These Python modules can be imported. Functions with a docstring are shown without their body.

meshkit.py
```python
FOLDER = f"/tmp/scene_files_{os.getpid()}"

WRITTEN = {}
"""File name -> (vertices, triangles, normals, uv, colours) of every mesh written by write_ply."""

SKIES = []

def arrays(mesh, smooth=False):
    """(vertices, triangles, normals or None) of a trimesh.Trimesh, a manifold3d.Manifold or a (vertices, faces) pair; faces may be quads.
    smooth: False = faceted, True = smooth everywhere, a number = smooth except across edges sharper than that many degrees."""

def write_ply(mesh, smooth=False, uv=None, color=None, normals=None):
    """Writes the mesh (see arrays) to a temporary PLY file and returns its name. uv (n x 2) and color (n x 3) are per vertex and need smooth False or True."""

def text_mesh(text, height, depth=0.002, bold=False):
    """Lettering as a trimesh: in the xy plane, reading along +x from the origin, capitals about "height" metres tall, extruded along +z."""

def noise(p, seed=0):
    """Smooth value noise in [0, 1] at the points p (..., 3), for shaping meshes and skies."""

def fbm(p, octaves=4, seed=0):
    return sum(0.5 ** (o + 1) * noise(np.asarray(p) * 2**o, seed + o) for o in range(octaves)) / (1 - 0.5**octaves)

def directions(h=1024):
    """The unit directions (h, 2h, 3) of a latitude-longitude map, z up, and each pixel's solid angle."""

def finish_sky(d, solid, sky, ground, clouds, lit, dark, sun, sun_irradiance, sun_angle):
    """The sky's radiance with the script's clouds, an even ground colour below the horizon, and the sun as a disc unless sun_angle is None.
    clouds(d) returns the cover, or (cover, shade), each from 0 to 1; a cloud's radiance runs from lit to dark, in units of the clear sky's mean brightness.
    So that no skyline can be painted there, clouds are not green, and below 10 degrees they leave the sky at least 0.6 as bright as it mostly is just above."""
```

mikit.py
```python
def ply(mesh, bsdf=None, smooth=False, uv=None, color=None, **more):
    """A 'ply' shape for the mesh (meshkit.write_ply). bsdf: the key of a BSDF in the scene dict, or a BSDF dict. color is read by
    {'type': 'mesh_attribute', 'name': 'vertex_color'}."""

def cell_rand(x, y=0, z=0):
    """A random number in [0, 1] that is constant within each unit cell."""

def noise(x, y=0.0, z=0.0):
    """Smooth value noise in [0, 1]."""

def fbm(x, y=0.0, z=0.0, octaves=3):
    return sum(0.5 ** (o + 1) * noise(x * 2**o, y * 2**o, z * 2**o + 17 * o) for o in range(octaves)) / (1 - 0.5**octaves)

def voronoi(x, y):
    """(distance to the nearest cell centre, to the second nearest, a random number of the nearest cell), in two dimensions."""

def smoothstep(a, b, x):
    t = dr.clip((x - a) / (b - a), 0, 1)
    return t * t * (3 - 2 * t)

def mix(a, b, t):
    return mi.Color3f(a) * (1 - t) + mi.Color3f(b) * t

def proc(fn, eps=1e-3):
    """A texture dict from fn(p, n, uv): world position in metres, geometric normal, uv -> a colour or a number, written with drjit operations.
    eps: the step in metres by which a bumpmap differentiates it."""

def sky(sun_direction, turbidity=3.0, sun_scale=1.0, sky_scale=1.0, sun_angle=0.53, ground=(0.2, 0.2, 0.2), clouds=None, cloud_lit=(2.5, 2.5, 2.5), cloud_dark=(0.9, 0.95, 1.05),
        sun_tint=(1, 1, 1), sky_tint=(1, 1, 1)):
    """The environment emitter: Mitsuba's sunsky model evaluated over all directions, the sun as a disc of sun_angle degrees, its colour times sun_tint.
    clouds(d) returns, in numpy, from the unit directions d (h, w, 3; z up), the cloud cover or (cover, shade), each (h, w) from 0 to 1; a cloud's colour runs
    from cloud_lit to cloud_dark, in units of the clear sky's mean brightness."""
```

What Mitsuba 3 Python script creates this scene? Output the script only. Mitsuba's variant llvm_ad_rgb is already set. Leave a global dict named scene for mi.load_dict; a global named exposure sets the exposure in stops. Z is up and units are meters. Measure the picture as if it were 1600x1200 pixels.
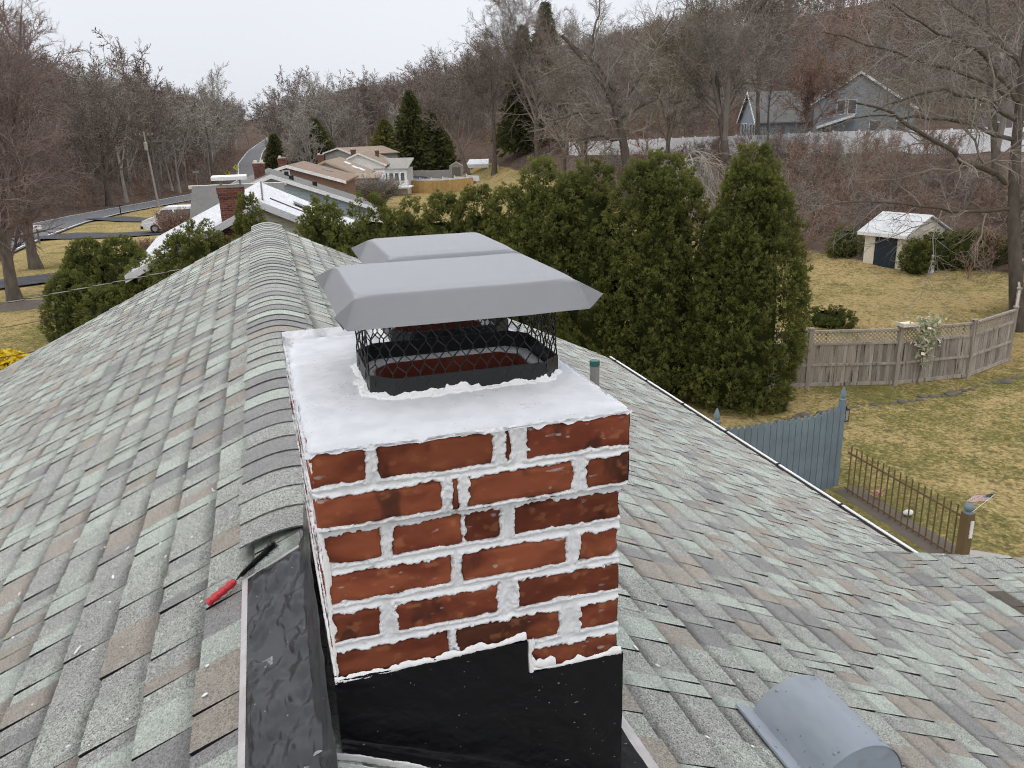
import math
import numpy as np
import drjit as dr
import mitsuba as mi
import trimesh
import mikit
from mikit import proc, noise, fbm, cell_rand, voronoi, smoothstep, mix
from meshkit import noise as npnoise, fbm as npfbm

T = mi.ScalarTransform4f
scene, labels = {}, {}
# ------------------------------------------------------------------ camera, sky, exposure
CAM = np.array([-0.02, -1.15, 8.067])
YAW, PITCH, ROLL = math.radians(15.729), math.radians(17.73), math.radians(-1.479)
_f = np.array([math.sin(YAW) * math.cos(PITCH), math.cos(YAW) * math.cos(PITCH), -math.sin(PITCH)])
_r = np.array([math.cos(YAW), -math.sin(YAW), 0.0])
_u = np.cross(_r, _f)
_u2 = -math.sin(ROLL) * _r + math.cos(ROLL) * _u
_r2 = math.cos(ROLL) * _r + math.sin(ROLL) * _u
scene['camera'] = {'type': 'perspective', 'fov': 62.29, 'fov_axis': 'x', 'near_clip': 0.05, 'far_clip': 9000.0,
                   'to_world': T().look_at(origin=CAM.tolist(), target=(CAM + _f).tolist(), up=_u2.tolist())}


def overcast(d):
    n = npfbm(d * np.array([1.6, 1.6, 4.0]) + 3.1, 4, 7)
    # an even overcast, about twice as bright overhead as near the horizon
    return np.ones(d.shape[:2]), np.clip(1.0 - np.clip(d[..., 2], 0, 1) ** .9 + 0.5 * (n - 0.5), 0, 1)


scene['sky'] = mikit.sky([-0.35, -0.45, 0.85], turbidity=3, sun_scale=0.12, sun_angle=24, clouds=overcast,
                         cloud_lit=(5.1, 5.25, 5.5), cloud_dark=(3.5, 3.63, 3.88))
exposure = 1.3


# ------------------------------------------------------------------ naming and mesh helpers
def key_for(name):
    if name not in scene and name not in labels:
        return name
    i = 1
    while f'{name}_{i:03d}' in scene or f'{name}_{i:03d}' in labels:
        i += 1
    return f'{name}_{i:03d}'


_count = {}


def fresh(name):
    n = _count.get(name, 0)
    _count[name] = n + 1
    return name if n == 0 else f'{name}_{n:03d}'


class MB:
    """Collects triangles (v, f, one uv pair per vertex)."""

    def __init__(self):
        self.v, self.f, self.t, self.n = [], [], [], 0

    def add(self, v, f, uv=(0.5, 1.0)):
        v = np.asarray(v, float).reshape(-1, 3)
        f = np.asarray(f, int)
        if f.ndim == 2 and f.shape[1] == 4:
            f = np.vstack([f[:, [0, 1, 2]], f[:, [0, 2, 3]]])
        uv = np.asarray(uv, float)
        if uv.ndim == 1:
            uv = np.tile(uv, (len(v), 1))
        self.v.append(v)
        self.f.append(f + self.n)
        self.t.append(uv)
        self.n += len(v)
        return self

    def tm(self, mesh, uv=(0.5, 1.0)):
        return self.add(np.array(mesh.vertices), np.array(mesh.faces), uv)

    def arrays(self):
        return np.vstack(self.v), np.vstack(self.f), np.vstack(self.t)


BOXF = np.array([[0, 3, 2, 1], [4, 5, 6, 7], [0, 1, 5, 4], [1, 2, 6, 5], [2, 3, 7, 6], [3, 0, 4, 7]])


def box_v(x0, x1, y0, y1, z0, z1):
    return np.array([[x0, y0, z0], [x1, y0, z0], [x1, y1, z0], [x0, y1, z0], [x0, y0, z1], [x1, y0, z1], [x1, y1, z1], [x0, y1, z1]], float)


def box(mb, x0, x1, y0, y1, z0, z1, uv=(0.5, 1.0), fr=None):
    v = box_v(x0, x1, y0, y1, z0, z1)
    if fr is not None:
        v = fr(v)
    return mb.add(v[BOXF].reshape(-1, 3), np.arange(24).reshape(6, 4), uv)


def hexa(mb, v, uv=(0.5, 1.0)):
    """Eight corners in box order."""
    v = np.asarray(v, float)
    return mb.add(v[BOXF].reshape(-1, 3), np.arange(24).reshape(6, 4), uv)


def frame_at(x, y, z, ang=0.0):
    """Local (right, depth, up) -> world; ang = clockwise from +y of the local depth axis."""
    c, s = math.cos(ang), math.sin(ang)

    def fr(v):
        v = np.asarray(v, float)
        return np.stack([x + c * v[:, 0] + s * v[:, 1], y - s * v[:, 0] + c * v[:, 1], z + v[:, 2]], 1)
    return fr


def tube_vf(p, r, sides=6, cap=True):
    p = np.asarray(p, float)
    r = np.broadcast_to(np.asarray(r, float), (len(p),))
    t = np.gradient(p, axis=0)
    t /= np.linalg.norm(t, axis=1, keepdims=True) + 1e-12
    ref = np.array([0.31, 0.87, 0.37]) if abs(t[0] @ np.array([0.31, 0.87, 0.37])) < 0.9 else np.array([0.9, 0.1, 0.4])
    a = np.cross(t, ref)
    a /= np.linalg.norm(a, axis=1, keepdims=True) + 1e-12
    b = np.cross(t, a)
    ang = np.arange(sides) * 2 * np.pi / sides
    v = p[:, None] + r[:, None, None] * (np.cos(ang)[None, :, None] * a[:, None] + np.sin(ang)[None, :, None] * b[:, None])
    i, j = np.meshgrid(np.arange(len(p) - 1), np.arange(sides), indexing='ij')
    q = np.stack([i * sides + j, (i + 1) * sides + j, (i + 1) * sides + (j + 1) % sides, i * sides + (j + 1) % sides], -1).reshape(-1, 4)
    f = np.vstack([q[:, [0, 1, 2]], q[:, [0, 2, 3]]])
    if cap:
        k = np.arange(1, sides - 1)
        e = (len(p) - 1) * sides
        f = np.vstack([f, np.stack([k * 0, k, k + 1], 1), np.stack([k * 0 + e, e + k + 1, e + k], 1)])
    return v.reshape(-1, 3), f


def tube(mb, p, r, sides=6, uv=(0.5, 1.0), cap=True):
    v, f = tube_vf(p, r, sides, cap)
    return mb.add(v, f, uv)


def grid_vf(nu, nv):
    i, j = np.meshgrid(np.arange(nu - 1), np.arange(nv - 1), indexing='ij')
    a = i * nv + j
    return np.stack([a, a + nv, a + nv + 1, a + 1], -1).reshape(-1, 4)


def put(name, mb, bsdf, smooth=False, parent=None, kind=None, label=None, category=None, group=None):
    k = fresh((parent + '__' if parent else '') + name)
    v, f, uv = mb.arrays() if isinstance(mb, MB) else mb
    bsdf = 'm_' + bsdf
    if smooth not in (False, True):
        m = trimesh.graph.smooth_shade(trimesh.Trimesh(v, f, process=False), angle=np.radians(smooth), facet_minarea=None)
        mv, mf = np.array(m.vertices), np.array(m.faces)
        scene[k] = mikit.ply((mv, mf), bsdf, smooth=True, uv=np.tile(uv[0], (len(mv), 1)))
    else:
        scene[k] = mikit.ply((v, f), bsdf, smooth=smooth, uv=uv)
    tag(k, label, category, group, kind)
    return k


def tag(k, label=None, category=None, group=None, kind=None):
    d = {a: b for a, b in (('label', label), ('category', category), ('group', group), ('kind', kind)) if b}
    if d:
        labels[k] = d


def thing(name, label, category, group=None):
    k = fresh(name)
    tag(k, label, category, group)
    return k


# ------------------------------------------------------------------ materials
def ref(k):
    return {'type': 'ref', 'id': k}


def mat(name, fn, rough=0.9, spec=0.25, bump=None, bump_scale=1.0, eps=1e-3, metallic=0.0, clearcoat=0.0):
    b = {'type': 'principled', 'base_color': proc(fn) if callable(fn) else {'type': 'rgb', 'value': list(fn)},
         'roughness': proc(rough) if callable(rough) else float(rough), 'specular': float(spec)}
    if metallic:
        b['metallic'] = float(metallic)
    if clearcoat:
        b['clearcoat'] = float(clearcoat)
        b['clearcoat_gloss'] = 0.7
    if bump is not None:
        b = {'type': 'bumpmap', 'arbitrary': proc(bump, eps), 'scale': float(bump_scale), 'bsdf': b}
    scene['m_' + name] = {'type': 'twosided', 'bsdf': b}


def granules(p, s=430.0):
    r = cell_rand(dr.floor(p.x * s), dr.floor(p.y * s), dr.floor(p.z * s))
    r2 = cell_rand(dr.floor(p.x * s * 0.53 + 7), dr.floor(p.y * s * 0.53), dr.floor(p.z * s * 0.53))
    return r * 0.55 + r2 * 0.45


def pick(x, cols):
    """cols: list of rgb; x in [0, len): the floor picks."""
    c = mi.Color3f(*cols[0])
    for i in range(1, len(cols)):
        c = dr.select(x >= i, mi.Color3f(*cols[i]), c)
    return c


SHINGLE = [(.355, .385, .345), (.310, .322, .292), (.285, .286, .268), (.280, .255, .222), (.225, .222, .218), (.11, .098, .08)]


def shingle_col(p, n, uv):
    c = pick(uv.x, SHINGLE)
    g = granules(p)
    big = fbm(p.x * 1.3, p.y * 1.3, 0.0)
    mid = fbm(p.x * 22, p.y * 22, p.z * 22)
    spread = dr.select((uv.x >= 1.0) & (uv.x < 3.0), 1.6, 1.0)
    c = c * (1.0 + (g - 0.5) * spread) * (0.8 + 0.22 * big + 0.28 * mid)
    # the granules of the printed shadow band just under the course above
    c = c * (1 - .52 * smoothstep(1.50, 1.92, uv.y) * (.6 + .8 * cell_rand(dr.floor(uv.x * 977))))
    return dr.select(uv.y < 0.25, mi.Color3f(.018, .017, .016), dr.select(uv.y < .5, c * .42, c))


mat('shingle', shingle_col, rough=0.95, spec=0.15)


def brick_col(p, n, uv):
    a = fbm(p.x * 14 + uv.x * 31, p.y * 14, p.z * 22, 4)
    b = fbm(p.x * 60 + uv.x * 11, p.y * 60, p.z * 60, 3)
    c = mix((.150, .038, .021), (.275, .080, .039), smoothstep(.28, .68, a))
    c = mix(c, (.035, .018, .014), smoothstep(.60, .72, fbm(p.x * 19 + uv.x * 57, p.y * 19, p.z * 9 + uv.x * 13, 4)) * .7)
    c = mix(c, (.34, .13, .06), smoothstep(.60, .75, b) * .5)
    c = mix(c, (.45, .42, .40), smoothstep(.71, .78, fbm(p.x * 33 + 5, p.y * 33, p.z * 70 + uv.x * 9, 3)) * .6)
    return c * (.50 + .55 * uv.x + .20 * b)


def brick_bump(p, n, uv):
    return fbm(p.x * 110, p.y * 110, p.z * 110, 3) * 0.0016 + fbm(p.x * 35, p.y * 35, p.z * 35, 2) * .002


mat('brick', brick_col, rough=0.88, spec=0.2, bump=brick_bump, eps=8e-4)


def white_col(p, n, uv):
    a = fbm(p.x * 30, p.y * 30, p.z * 30, 4)
    b = fbm(p.x * 6 + 3, p.y * 6, p.z * 6, 3)
    pit = smoothstep(.80, .86, noise(p.x * 260, p.y * 260, p.z * 260)) * smoothstep(.45, .6, fbm(p.x * 11, p.y * 11, 2.0, 3))
    c = mix((.60, .61, .64), (.68, .69, .72), smoothstep(.25, .7, a))
    c = mix(c, (.58, .58, .58), smoothstep(.6, .8, b) * .3)
    return mix(c, (.40, .39, .37), pit * .6)


def white_bump(p, n, uv):
    return fbm(p.x * 70, p.y * 70, p.z * 70, 4) * 0.0022 + fbm(p.x * 18, p.y * 18, p.z * 18, 2) * 0.0035


mat('white_coat', white_col, rough=0.65, spec=0.3, bump=white_bump, eps=8e-4)
mat('mortar_coat', lambda p, n, uv: mix(mix((.66, .67, .695), (.80, .81, .835), smoothstep(.22, .5, fbm(p.x * 40, p.y * 40, p.z * 55, 4))), (.36, .34, .31), smoothstep(.66, .74, fbm(p.x * 9 + 2, p.y * 9, p.z * 12 + 4, 3)) * .6),
    rough=0.7, spec=0.3, bump=lambda p, n, uv: fbm(p.x * 150, p.y * 150, p.z * 150, 4) * .004, eps=8e-4)
mat('caulk', (.86, .86, .86), rough=0.45, spec=0.4)


def tar_bump(p, n, uv):
    return fbm(p.x * 26, p.y * 26, p.z * 26, 4) * .008 + fbm(p.x * 120, p.y * 120, p.z * 120, 2) * .0012


def tar_col(p, n, uv):
    s = smoothstep(.945, .965, noise(p.x * 170 + 3, p.y * 170, p.z * 170))
    return mix((.007, .007, .009), (.35, .35, .36), s * .8)


mat('tar', tar_col, rough=lambda p, n, uv: .34 + .25 * fbm(p.x * 17, p.y * 17, p.z * 17, 3), spec=0.22, bump=tar_bump, eps=1e-3)
mat('tar_sheet', lambda p, n, uv: mix(mix((.016, .017, .020), (.028, .029, .034), smoothstep(.35, .65, fbm(p.x * 12, p.y * 12, p.z * 12, 3))), (.4, .4, .4), smoothstep(.945, .965, noise(p.x * 150 + 3, p.y * 150, p.z * 150)) * .8),
    rough=.30, spec=0.6, bump=lambda p, n, uv: fbm(p.x * 20, p.y * 20, p.z * 20, 3) * .005, eps=1.5e-3)
mat('flashing_edge', lambda p, n, uv: mix((.42, .38, .38), (.62, .60, .60), fbm(p.x * 40, p.y * 40, p.z * 40)), rough=.5, spec=.5)
mat('cap_metal', lambda p, n, uv: mix((.285, .292, .312), (.315, .322, .342), fbm(p.x * 9, p.y * 9, p.z * 9)) * (.96 + .06 * granules(p, 900)), rough=.42, spec=.35,
    bump=lambda p, n, uv: fbm(p.x * 9, p.y * 9, p.z * 9, 2) * .004, eps=2e-3)
mat('black_metal', (.011, .012, .014), rough=.42, spec=.45)
mat('flue_clay', lambda p, n, uv: mix((.16, .035, .02), (.27, .075, .04), fbm(p.x * 20, p.y * 20, p.z * 20)), rough=.9)
mat('vent_metal', lambda p, n, uv: mix(mix(mix((.25, .29, .335), (.31, .345, .39), smoothstep(.3, .7, fbm(p.x * 11, p.y * 5, p.z * 11, 4))), (.20, .20, .19), smoothstep(.58, .76, fbm(p.x * 24, p.y * 7, p.z * 24, 4)) * .4), (.08, .08, .08), smoothstep(.76, .80, fbm(p.x * 85, p.y * 85, p.z * 85, 3)) * .6),
    rough=.5, spec=.5, bump=lambda p, n, uv: fbm(p.x * 18, p.y * 18, p.z * 18, 3) * .006, eps=2e-3)


def lawn_col(p, n, uv):
    a = fbm(p.x * .55 + 3, p.y * .55, 0.0, 4) + .26 * smoothstep(19.0, 26.0, p.y + .5 * (p.x - 16)) - .13
    b = fbm(p.x * 2.6, p.y * 2.6, 2.0, 4)
    c = fbm(p.x * 16, p.y * 16, 5.0, 3)
    straw, green, dark = (.38, .285, .135), (.165, .15, .052), (.09, .085, .035)
    k = mix(green, straw, smoothstep(.34, .68, a * .45 + b * .30 + c * .25 + .02))
    k = mix(k, dark, smoothstep(.55, .75, fbm(p.x * 7 + 9, p.y * 7, 1.0, 3)) * .55)
    return k * (.62 + .75 * c) * (.85 + .3 * noise(p.x * 60, p.y * 60, 0.0))


def ground_col(p, n, uv):
    """uv.y: 1 lawn, 0 leaf litter of the woods."""
    l = lawn_col(p, n, uv)
    b = fbm(p.x * 1.7, p.y * 1.7, 4.0, 4)
    w = mix((.07, .05, .04), (.155, .112, .088), b) * (.6 + .8 * fbm(p.x * 9, p.y * 9, 1.0, 2))
    return mix(w, l, smoothstep(.35, .65, uv.y + .5 * (fbm(p.x * .5, p.y * .5, 0.0, 3) - .5)))


mat('ground', ground_col, rough=1.0, spec=0.05, bump=lambda p, n, uv: fbm(p.x * 14, p.y * 14, 0.0, 3) * .05, eps=8e-3)
mat('far_wood', lambda p, n, uv: mix((.028, .026, .028), (.075, .066, .064), fbm(p.x * .05, p.y * .05, p.z * .05, 4)), rough=1.0, spec=0.0)
mat('asphalt', lambda p, n, uv: mix((.12, .12, .125), (.17, .17, .175), fbm(p.x * 2, p.y * 2, 0.0)) * (.8 + .4 * noise(p.x * 40, p.y * 40, 0.0)), rough=.9)
mat('dark_asphalt', lambda p, n, uv: mix((.05, .05, .056), (.09, .09, .10), fbm(p.x * 2, p.y * 2, 0.0)), rough=.85)
mat('bark', lambda p, n, uv: mix((.07, .057, .046), (.20, .172, .145), fbm(p.x * 7 + uv.x * 9, p.y * 7, p.z * 2.2, 3)) * (.7 + .6 * uv.x), rough=.95, spec=.1)
TWIG = [(.225, .19, .165), (.225, .168, .150), (.26, .232, .205), (.36, .332, .295), (.23, .205, .155), (.28, .19, .148)]
mat('twig', lambda p, n, uv: pick(uv.x, TWIG) * (.75 + .5 * noise(p.x * .9, p.y * .9, p.z * .9)), rough=.95, spec=.1)


def leaf_col(p, n, uv):
    a = fbm(p.x * 1.1, p.y * 1.1, p.z * 1.1, 2)
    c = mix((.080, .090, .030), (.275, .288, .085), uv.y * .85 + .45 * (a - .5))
    c = mix(c, (.27, .19, .06), smoothstep(.86, .98, uv.x) * .7)
    return c * (.65 + .7 * uv.x)


scene['m_evergreen'] = {'type': 'principledthin', 'base_color': proc(leaf_col), 'roughness': .8, 'diff_trans': .7}
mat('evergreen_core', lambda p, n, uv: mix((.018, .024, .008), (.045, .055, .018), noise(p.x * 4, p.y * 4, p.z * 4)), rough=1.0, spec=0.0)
PAINT = [(.76, .77, .79),   # 0 white
         (.36, .42, .47),   # 1 pale blue siding
         (.17, .165, .16),  # 2 dark grey roof
         (.265, .19, .145),  # 3 red brown roof
         (.30, .235, .18),  # 4 tan roof
         (.42, .36, .29),   # 5 tan siding
         (.225, .135, .10),  # 6 brown siding
         (.68, .63, .53),   # 7 cream
         (.29, .335, .37),   # 8 blue grey siding
         (.02, .02, .022),  # 9 black
         (.09, .095, .10),  # 10 window
         (.36, .345, .32),  # 11 grey
         (.16, .11, .06),   # 12 bronze brown
         (.175, .225, .265),   # 13 blue grey fence
         (.75, .72, .03),   # 14 safety yellow
         (.55, .02, .03),   # 15 red
         (.46, .30, .12),   # 16 new cedar
         (.14, .115, .095), # 17 dark brown
         (.022, .034, .05),   # 18 navy
         (.55, .25, .27),   # 19 pink
         (.02, .11, .09),   # 20 teal green
         (.24, .23, .225),  # 21
         (.36, .39, .24),   # 22 pale leaf
         (.70, .52, .035),  # 23 forsythia
         (.62, .63, .655)]  # 24 pale roof grey roof
mat('paint', lambda p, n, uv: pick(uv.x, PAINT) * (.82 + .36 * fbm(p.x * 3, p.y * 3, p.z * 3, 3)) * (.9 + .2 * uv.y), rough=.7, spec=.3)
mat('gloss', lambda p, n, uv: pick(uv.x, PAINT), rough=.25, spec=.5, clearcoat=.5)
mat('siding', lambda p, n, uv: pick(uv.x, PAINT) * (.9 + .15 * fbm(p.x * 2, p.y * 2, p.z * 2, 3)), rough=.6, spec=.3,
    bump=lambda p, n, uv: (p.z * 5.5 - dr.floor(p.z * 5.5)) * -.02, eps=6e-3)


def far_brick_col(p, n, uv):
    r = dr.floor(p.z / .075)
    u = (p.x + p.y) / .21 + .5 * (r - 2 * dr.floor(r / 2))
    m = smoothstep(.80, .88, p.z / .075 - r) + smoothstep(.9, .95, u - dr.floor(u))
    c = mix((.10, .035, .024), (.22, .075, .048), cell_rand(dr.floor(u), r, 3))
    return mix(c, (.24, .22, .20), dr.clip(m, 0, 1) * .7) * (.6 + .7 * fbm(p.x * 2, p.y * 2, p.z * 2, 3))


mat('far_brick', far_brick_col, rough=.9)
mat('old_wood', lambda p, n, uv: mix(mix((.25, .215, .185), (.43, .385, .34), fbm(p.x * 9 + uv.x * 50, p.y * 9, p.z * 1.6, 3)), (.075, .055, .045), smoothstep(.55, .8, fbm(p.x * 30 + uv.x * 40, p.y * 30, p.z * 1.1 + uv.x * 20, 3))) * (.6 + .7 * uv.x), rough=.95, spec=.1)
mat('stone', lambda p, n, uv: mix((.085, .075, .062), (.19, .17, .14), fbm(p.x * 6, p.y * 6, p.z * 6)), rough=.95)
# ------------------------------------------------------------------ the house under the camera: roof, shingles, gutter
XR, ZR, SL = -0.0224, 7.118, 0.483
CA, SA = 1 / math.hypot(1, SL), SL / math.hypot(1, SL)
Y_NEAR, Y_FAR = -2.6, 7.42
EAVE_X = 3.55
CREASE_X, PORCH_S, PORCH_Y = 2.97, 0.22, 2.42
EAVE_T = .0445      # the right eave runs a little outwards towards the viewer
house = thing('house', 'house right under the viewer with a mottled green grey shingle roof and a brick chimney', 'house')
rng = np.random.default_rng(11)


def slope_pt(sgn):
    nx = sgn * SA

    def P(w, y, h):
        return np.array([XR + sgn * w * CA + nx * h, y, ZR - w * SA + CA * h])
    return P


_w0 = (CREASE_X - XR) / CA
_pc = 1 / math.hypot(1, PORCH_S)


def porch_pt(w, y, h):
    x0, z0 = CREASE_X, ZR - _w0 * SA
    return np.array([x0 + w * _pc + PORCH_S * _pc * h, y, z0 - w * PORCH_S * _pc + _pc * h])


_we = (EAVE_X - .08 - XR) / CA


def right_pt(w, y, h):
    return slope_pt(1)(w * (1 + EAVE_T / CA * (Y_FAR - y) / _we), y, h)


def shingle_piece(P, sgn, wa, wb, ya, yb, ha, hb, tone, sk):
    """A tab: upper edge wa (tucked under the next course), butt edge wb; ya < yb; sk = skew of the butt edge."""
    q = [P(wa, ya, ha), P(wb, ya + sk, hb), P(wb, yb - sk, hb), P(wa, yb, ha)]
    lo = [P(wa, ya, -.004), P(wb, ya + sk, -.004), P(wb, yb - sk, -.004), P(wa, yb, -.004)]
    v, uv, f = [], [], []

    def quad(a, b, c, d, y):
        n = len(v)
        v.extend([a, b, c, d])
        uv.extend([(tone, y)] * 4)
        f.extend([[n, n + 1, n + 2], [n, n + 2, n + 3]])
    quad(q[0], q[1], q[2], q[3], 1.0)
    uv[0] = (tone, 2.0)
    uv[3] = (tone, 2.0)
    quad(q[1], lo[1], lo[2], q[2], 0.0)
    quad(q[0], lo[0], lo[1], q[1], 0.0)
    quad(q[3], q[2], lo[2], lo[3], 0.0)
    f = np.array(f)
    if sgn < 0:
        f = f[:, ::-1]
    return np.array(v), f, np.array(uv)


def tone_of(r, raised):
    p = (.34, .30, .16, .16, .04) if raised else (.10, .25, .32, .17, .16)
    k = int(np.searchsorted(np.cumsum(p), r.random() * .9999))
    return k + .5


pieces = []
EXPO = 0.1285


def field(P, sgn, y0, y1, wmax, w_start=0.0, skip=None, tone_fn=None):
    n = int(math.ceil((wmax - w_start) / EXPO))
    for i in range(n):
        wa, wb = wmax - (i + 1) * EXPO - .018, wmax - i * EXPO
        if wb < w_start + .03:
            continue
        wa = max(wa, w_start)
        y = y0 - rng.random() * .2
        raised = rng.random() < .5
        while y < y1:
            wd = rng.choice([.045, .065, .085, .115, .16]) * (.9 + .2 * rng.random())
            if not raised:
                wd *= .95
            ya, yb = max(y, y0), min(y + wd, y1)
            if yb - ya > .02:
                c = P((wa + wb) / 2, (ya + yb) / 2, 0)
                if not (skip and skip(c)):
                    hb = (.0085 if raised else .0048) + rng.normal() * .0008
                    t = tone_of(rng, raised) - .4 + .8 * rng.random()
                    if tone_fn:
                        t = tone_fn(c, t)
                    # run of the butt edge, small unevenness of each tab
                    pieces.append((shingle_piece(P, sgn, wa, wb + rng.normal() * .0015, ya, yb, .001, hb, t, .004 if raised else 0.0), c))
            y += wd
            raised = not raised if rng.random() < .85 else raised


under_chimney = lambda c: .03 < c[0] < .47 and .04 < c[1] < .62
field(slope_pt(-1), -1, -1.6, Y_FAR, 4.1, skip=under_chimney)
n_left = len(pieces)


def right_skip(c):
    return under_chimney(c)


def porch_tone(c, t):
    return 5.5 if abs((c[0] - 3.52) * .9 + 0.0) < .075 and 1.2 < c[1] < 1.95 else t


field(right_pt, 1, PORCH_Y, Y_FAR, _we + .03)
field(right_pt, 1, -1.6, PORCH_Y, _we + .03 - 3 * EXPO, skip=lambda c: right_skip(c) or c[0] > CREASE_X + .02)
field(porch_pt, 1, -1.6, PORCH_Y, 3.2, tone_fn=porch_tone)

roof = house + '__roof'
mb = MB()
# roof deck: two slopes and the porch roof as slabs 12 cm thick
for P, wmax, ya, yb in ((slope_pt(-1), 4.08, Y_NEAR, Y_FAR - .02), (right_pt, _we, PORCH_Y, Y_FAR - .02), (slope_pt(1), _w0, Y_NEAR, PORCH_Y), (porch_pt, 3.18, Y_NEAR, PORCH_Y - .01)):
    hexa(mb, [P(0, ya, -.13), P(wmax, ya, -.13), P(wmax, yb, -.13), P(0, yb, -.13), P(0, ya, -.003), P(wmax, ya, -.003), P(wmax, yb, -.003), P(0, yb, -.003)], (17.5, .5))
put('roof', mb, 'paint', parent=house, label='roof of mottled pale green, grey and tan asphalt shingles')

# ridge shingles: arched pieces lapping towards the viewer
caps = []
HWC = .142
us = np.linspace(-1, 1, 13)


def arch(u, y, h):
    s = np.sqrt(u * u + .10 ** 2) - .10
    s = np.minimum(s, s)
    z = ZR + .001 - SL * s * 1.0 + h
    return np.stack([XR + u, np.full_like(u, y), z], 1)


y = Y_FAR + .01
while y > -1.6:
    e = .128 + rng.normal() * .003
    y0 = y - e
    if -.32 < y0 < .655:
        y = y0
        continue
    k = rng.choice(5, p=(.06, .22, .36, .08, .28))
    jit = rng.normal() * .004
    a0, a1 = arch(us * HWC + jit, y0, .0095 + rng.normal() * .001), arch(us * HWC + jit, y + .03, .0035)
    lo = a0 - [0, 0, .0045]
    n = len(us)
    v = np.vstack([a0, a1, a0, lo])
    fg = []
    for i in range(n - 1):
        fg += [[i, i + 1, n + i + 1, n + i], [2 * n + i + 1, 2 * n + i, 3 * n + i, 3 * n + i + 1]]
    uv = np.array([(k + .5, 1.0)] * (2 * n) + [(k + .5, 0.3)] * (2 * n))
    ed = []
    for sgn in (0, n - 1):
        s0 = len(v)
        v = np.vstack([v, a0[sgn], a1[sgn], a1[sgn] - [0, 0, .012], lo[sgn]])
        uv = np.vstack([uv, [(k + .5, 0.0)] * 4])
        fg.append([s0, s0 + 1, s0 + 2, s0 + 3])
    caps.append(MB().add(v, np.array(fg), uv))
    y = y0
for m in caps:
    put('ridge_shingle', m, 'shingle', parent=roof)

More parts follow.
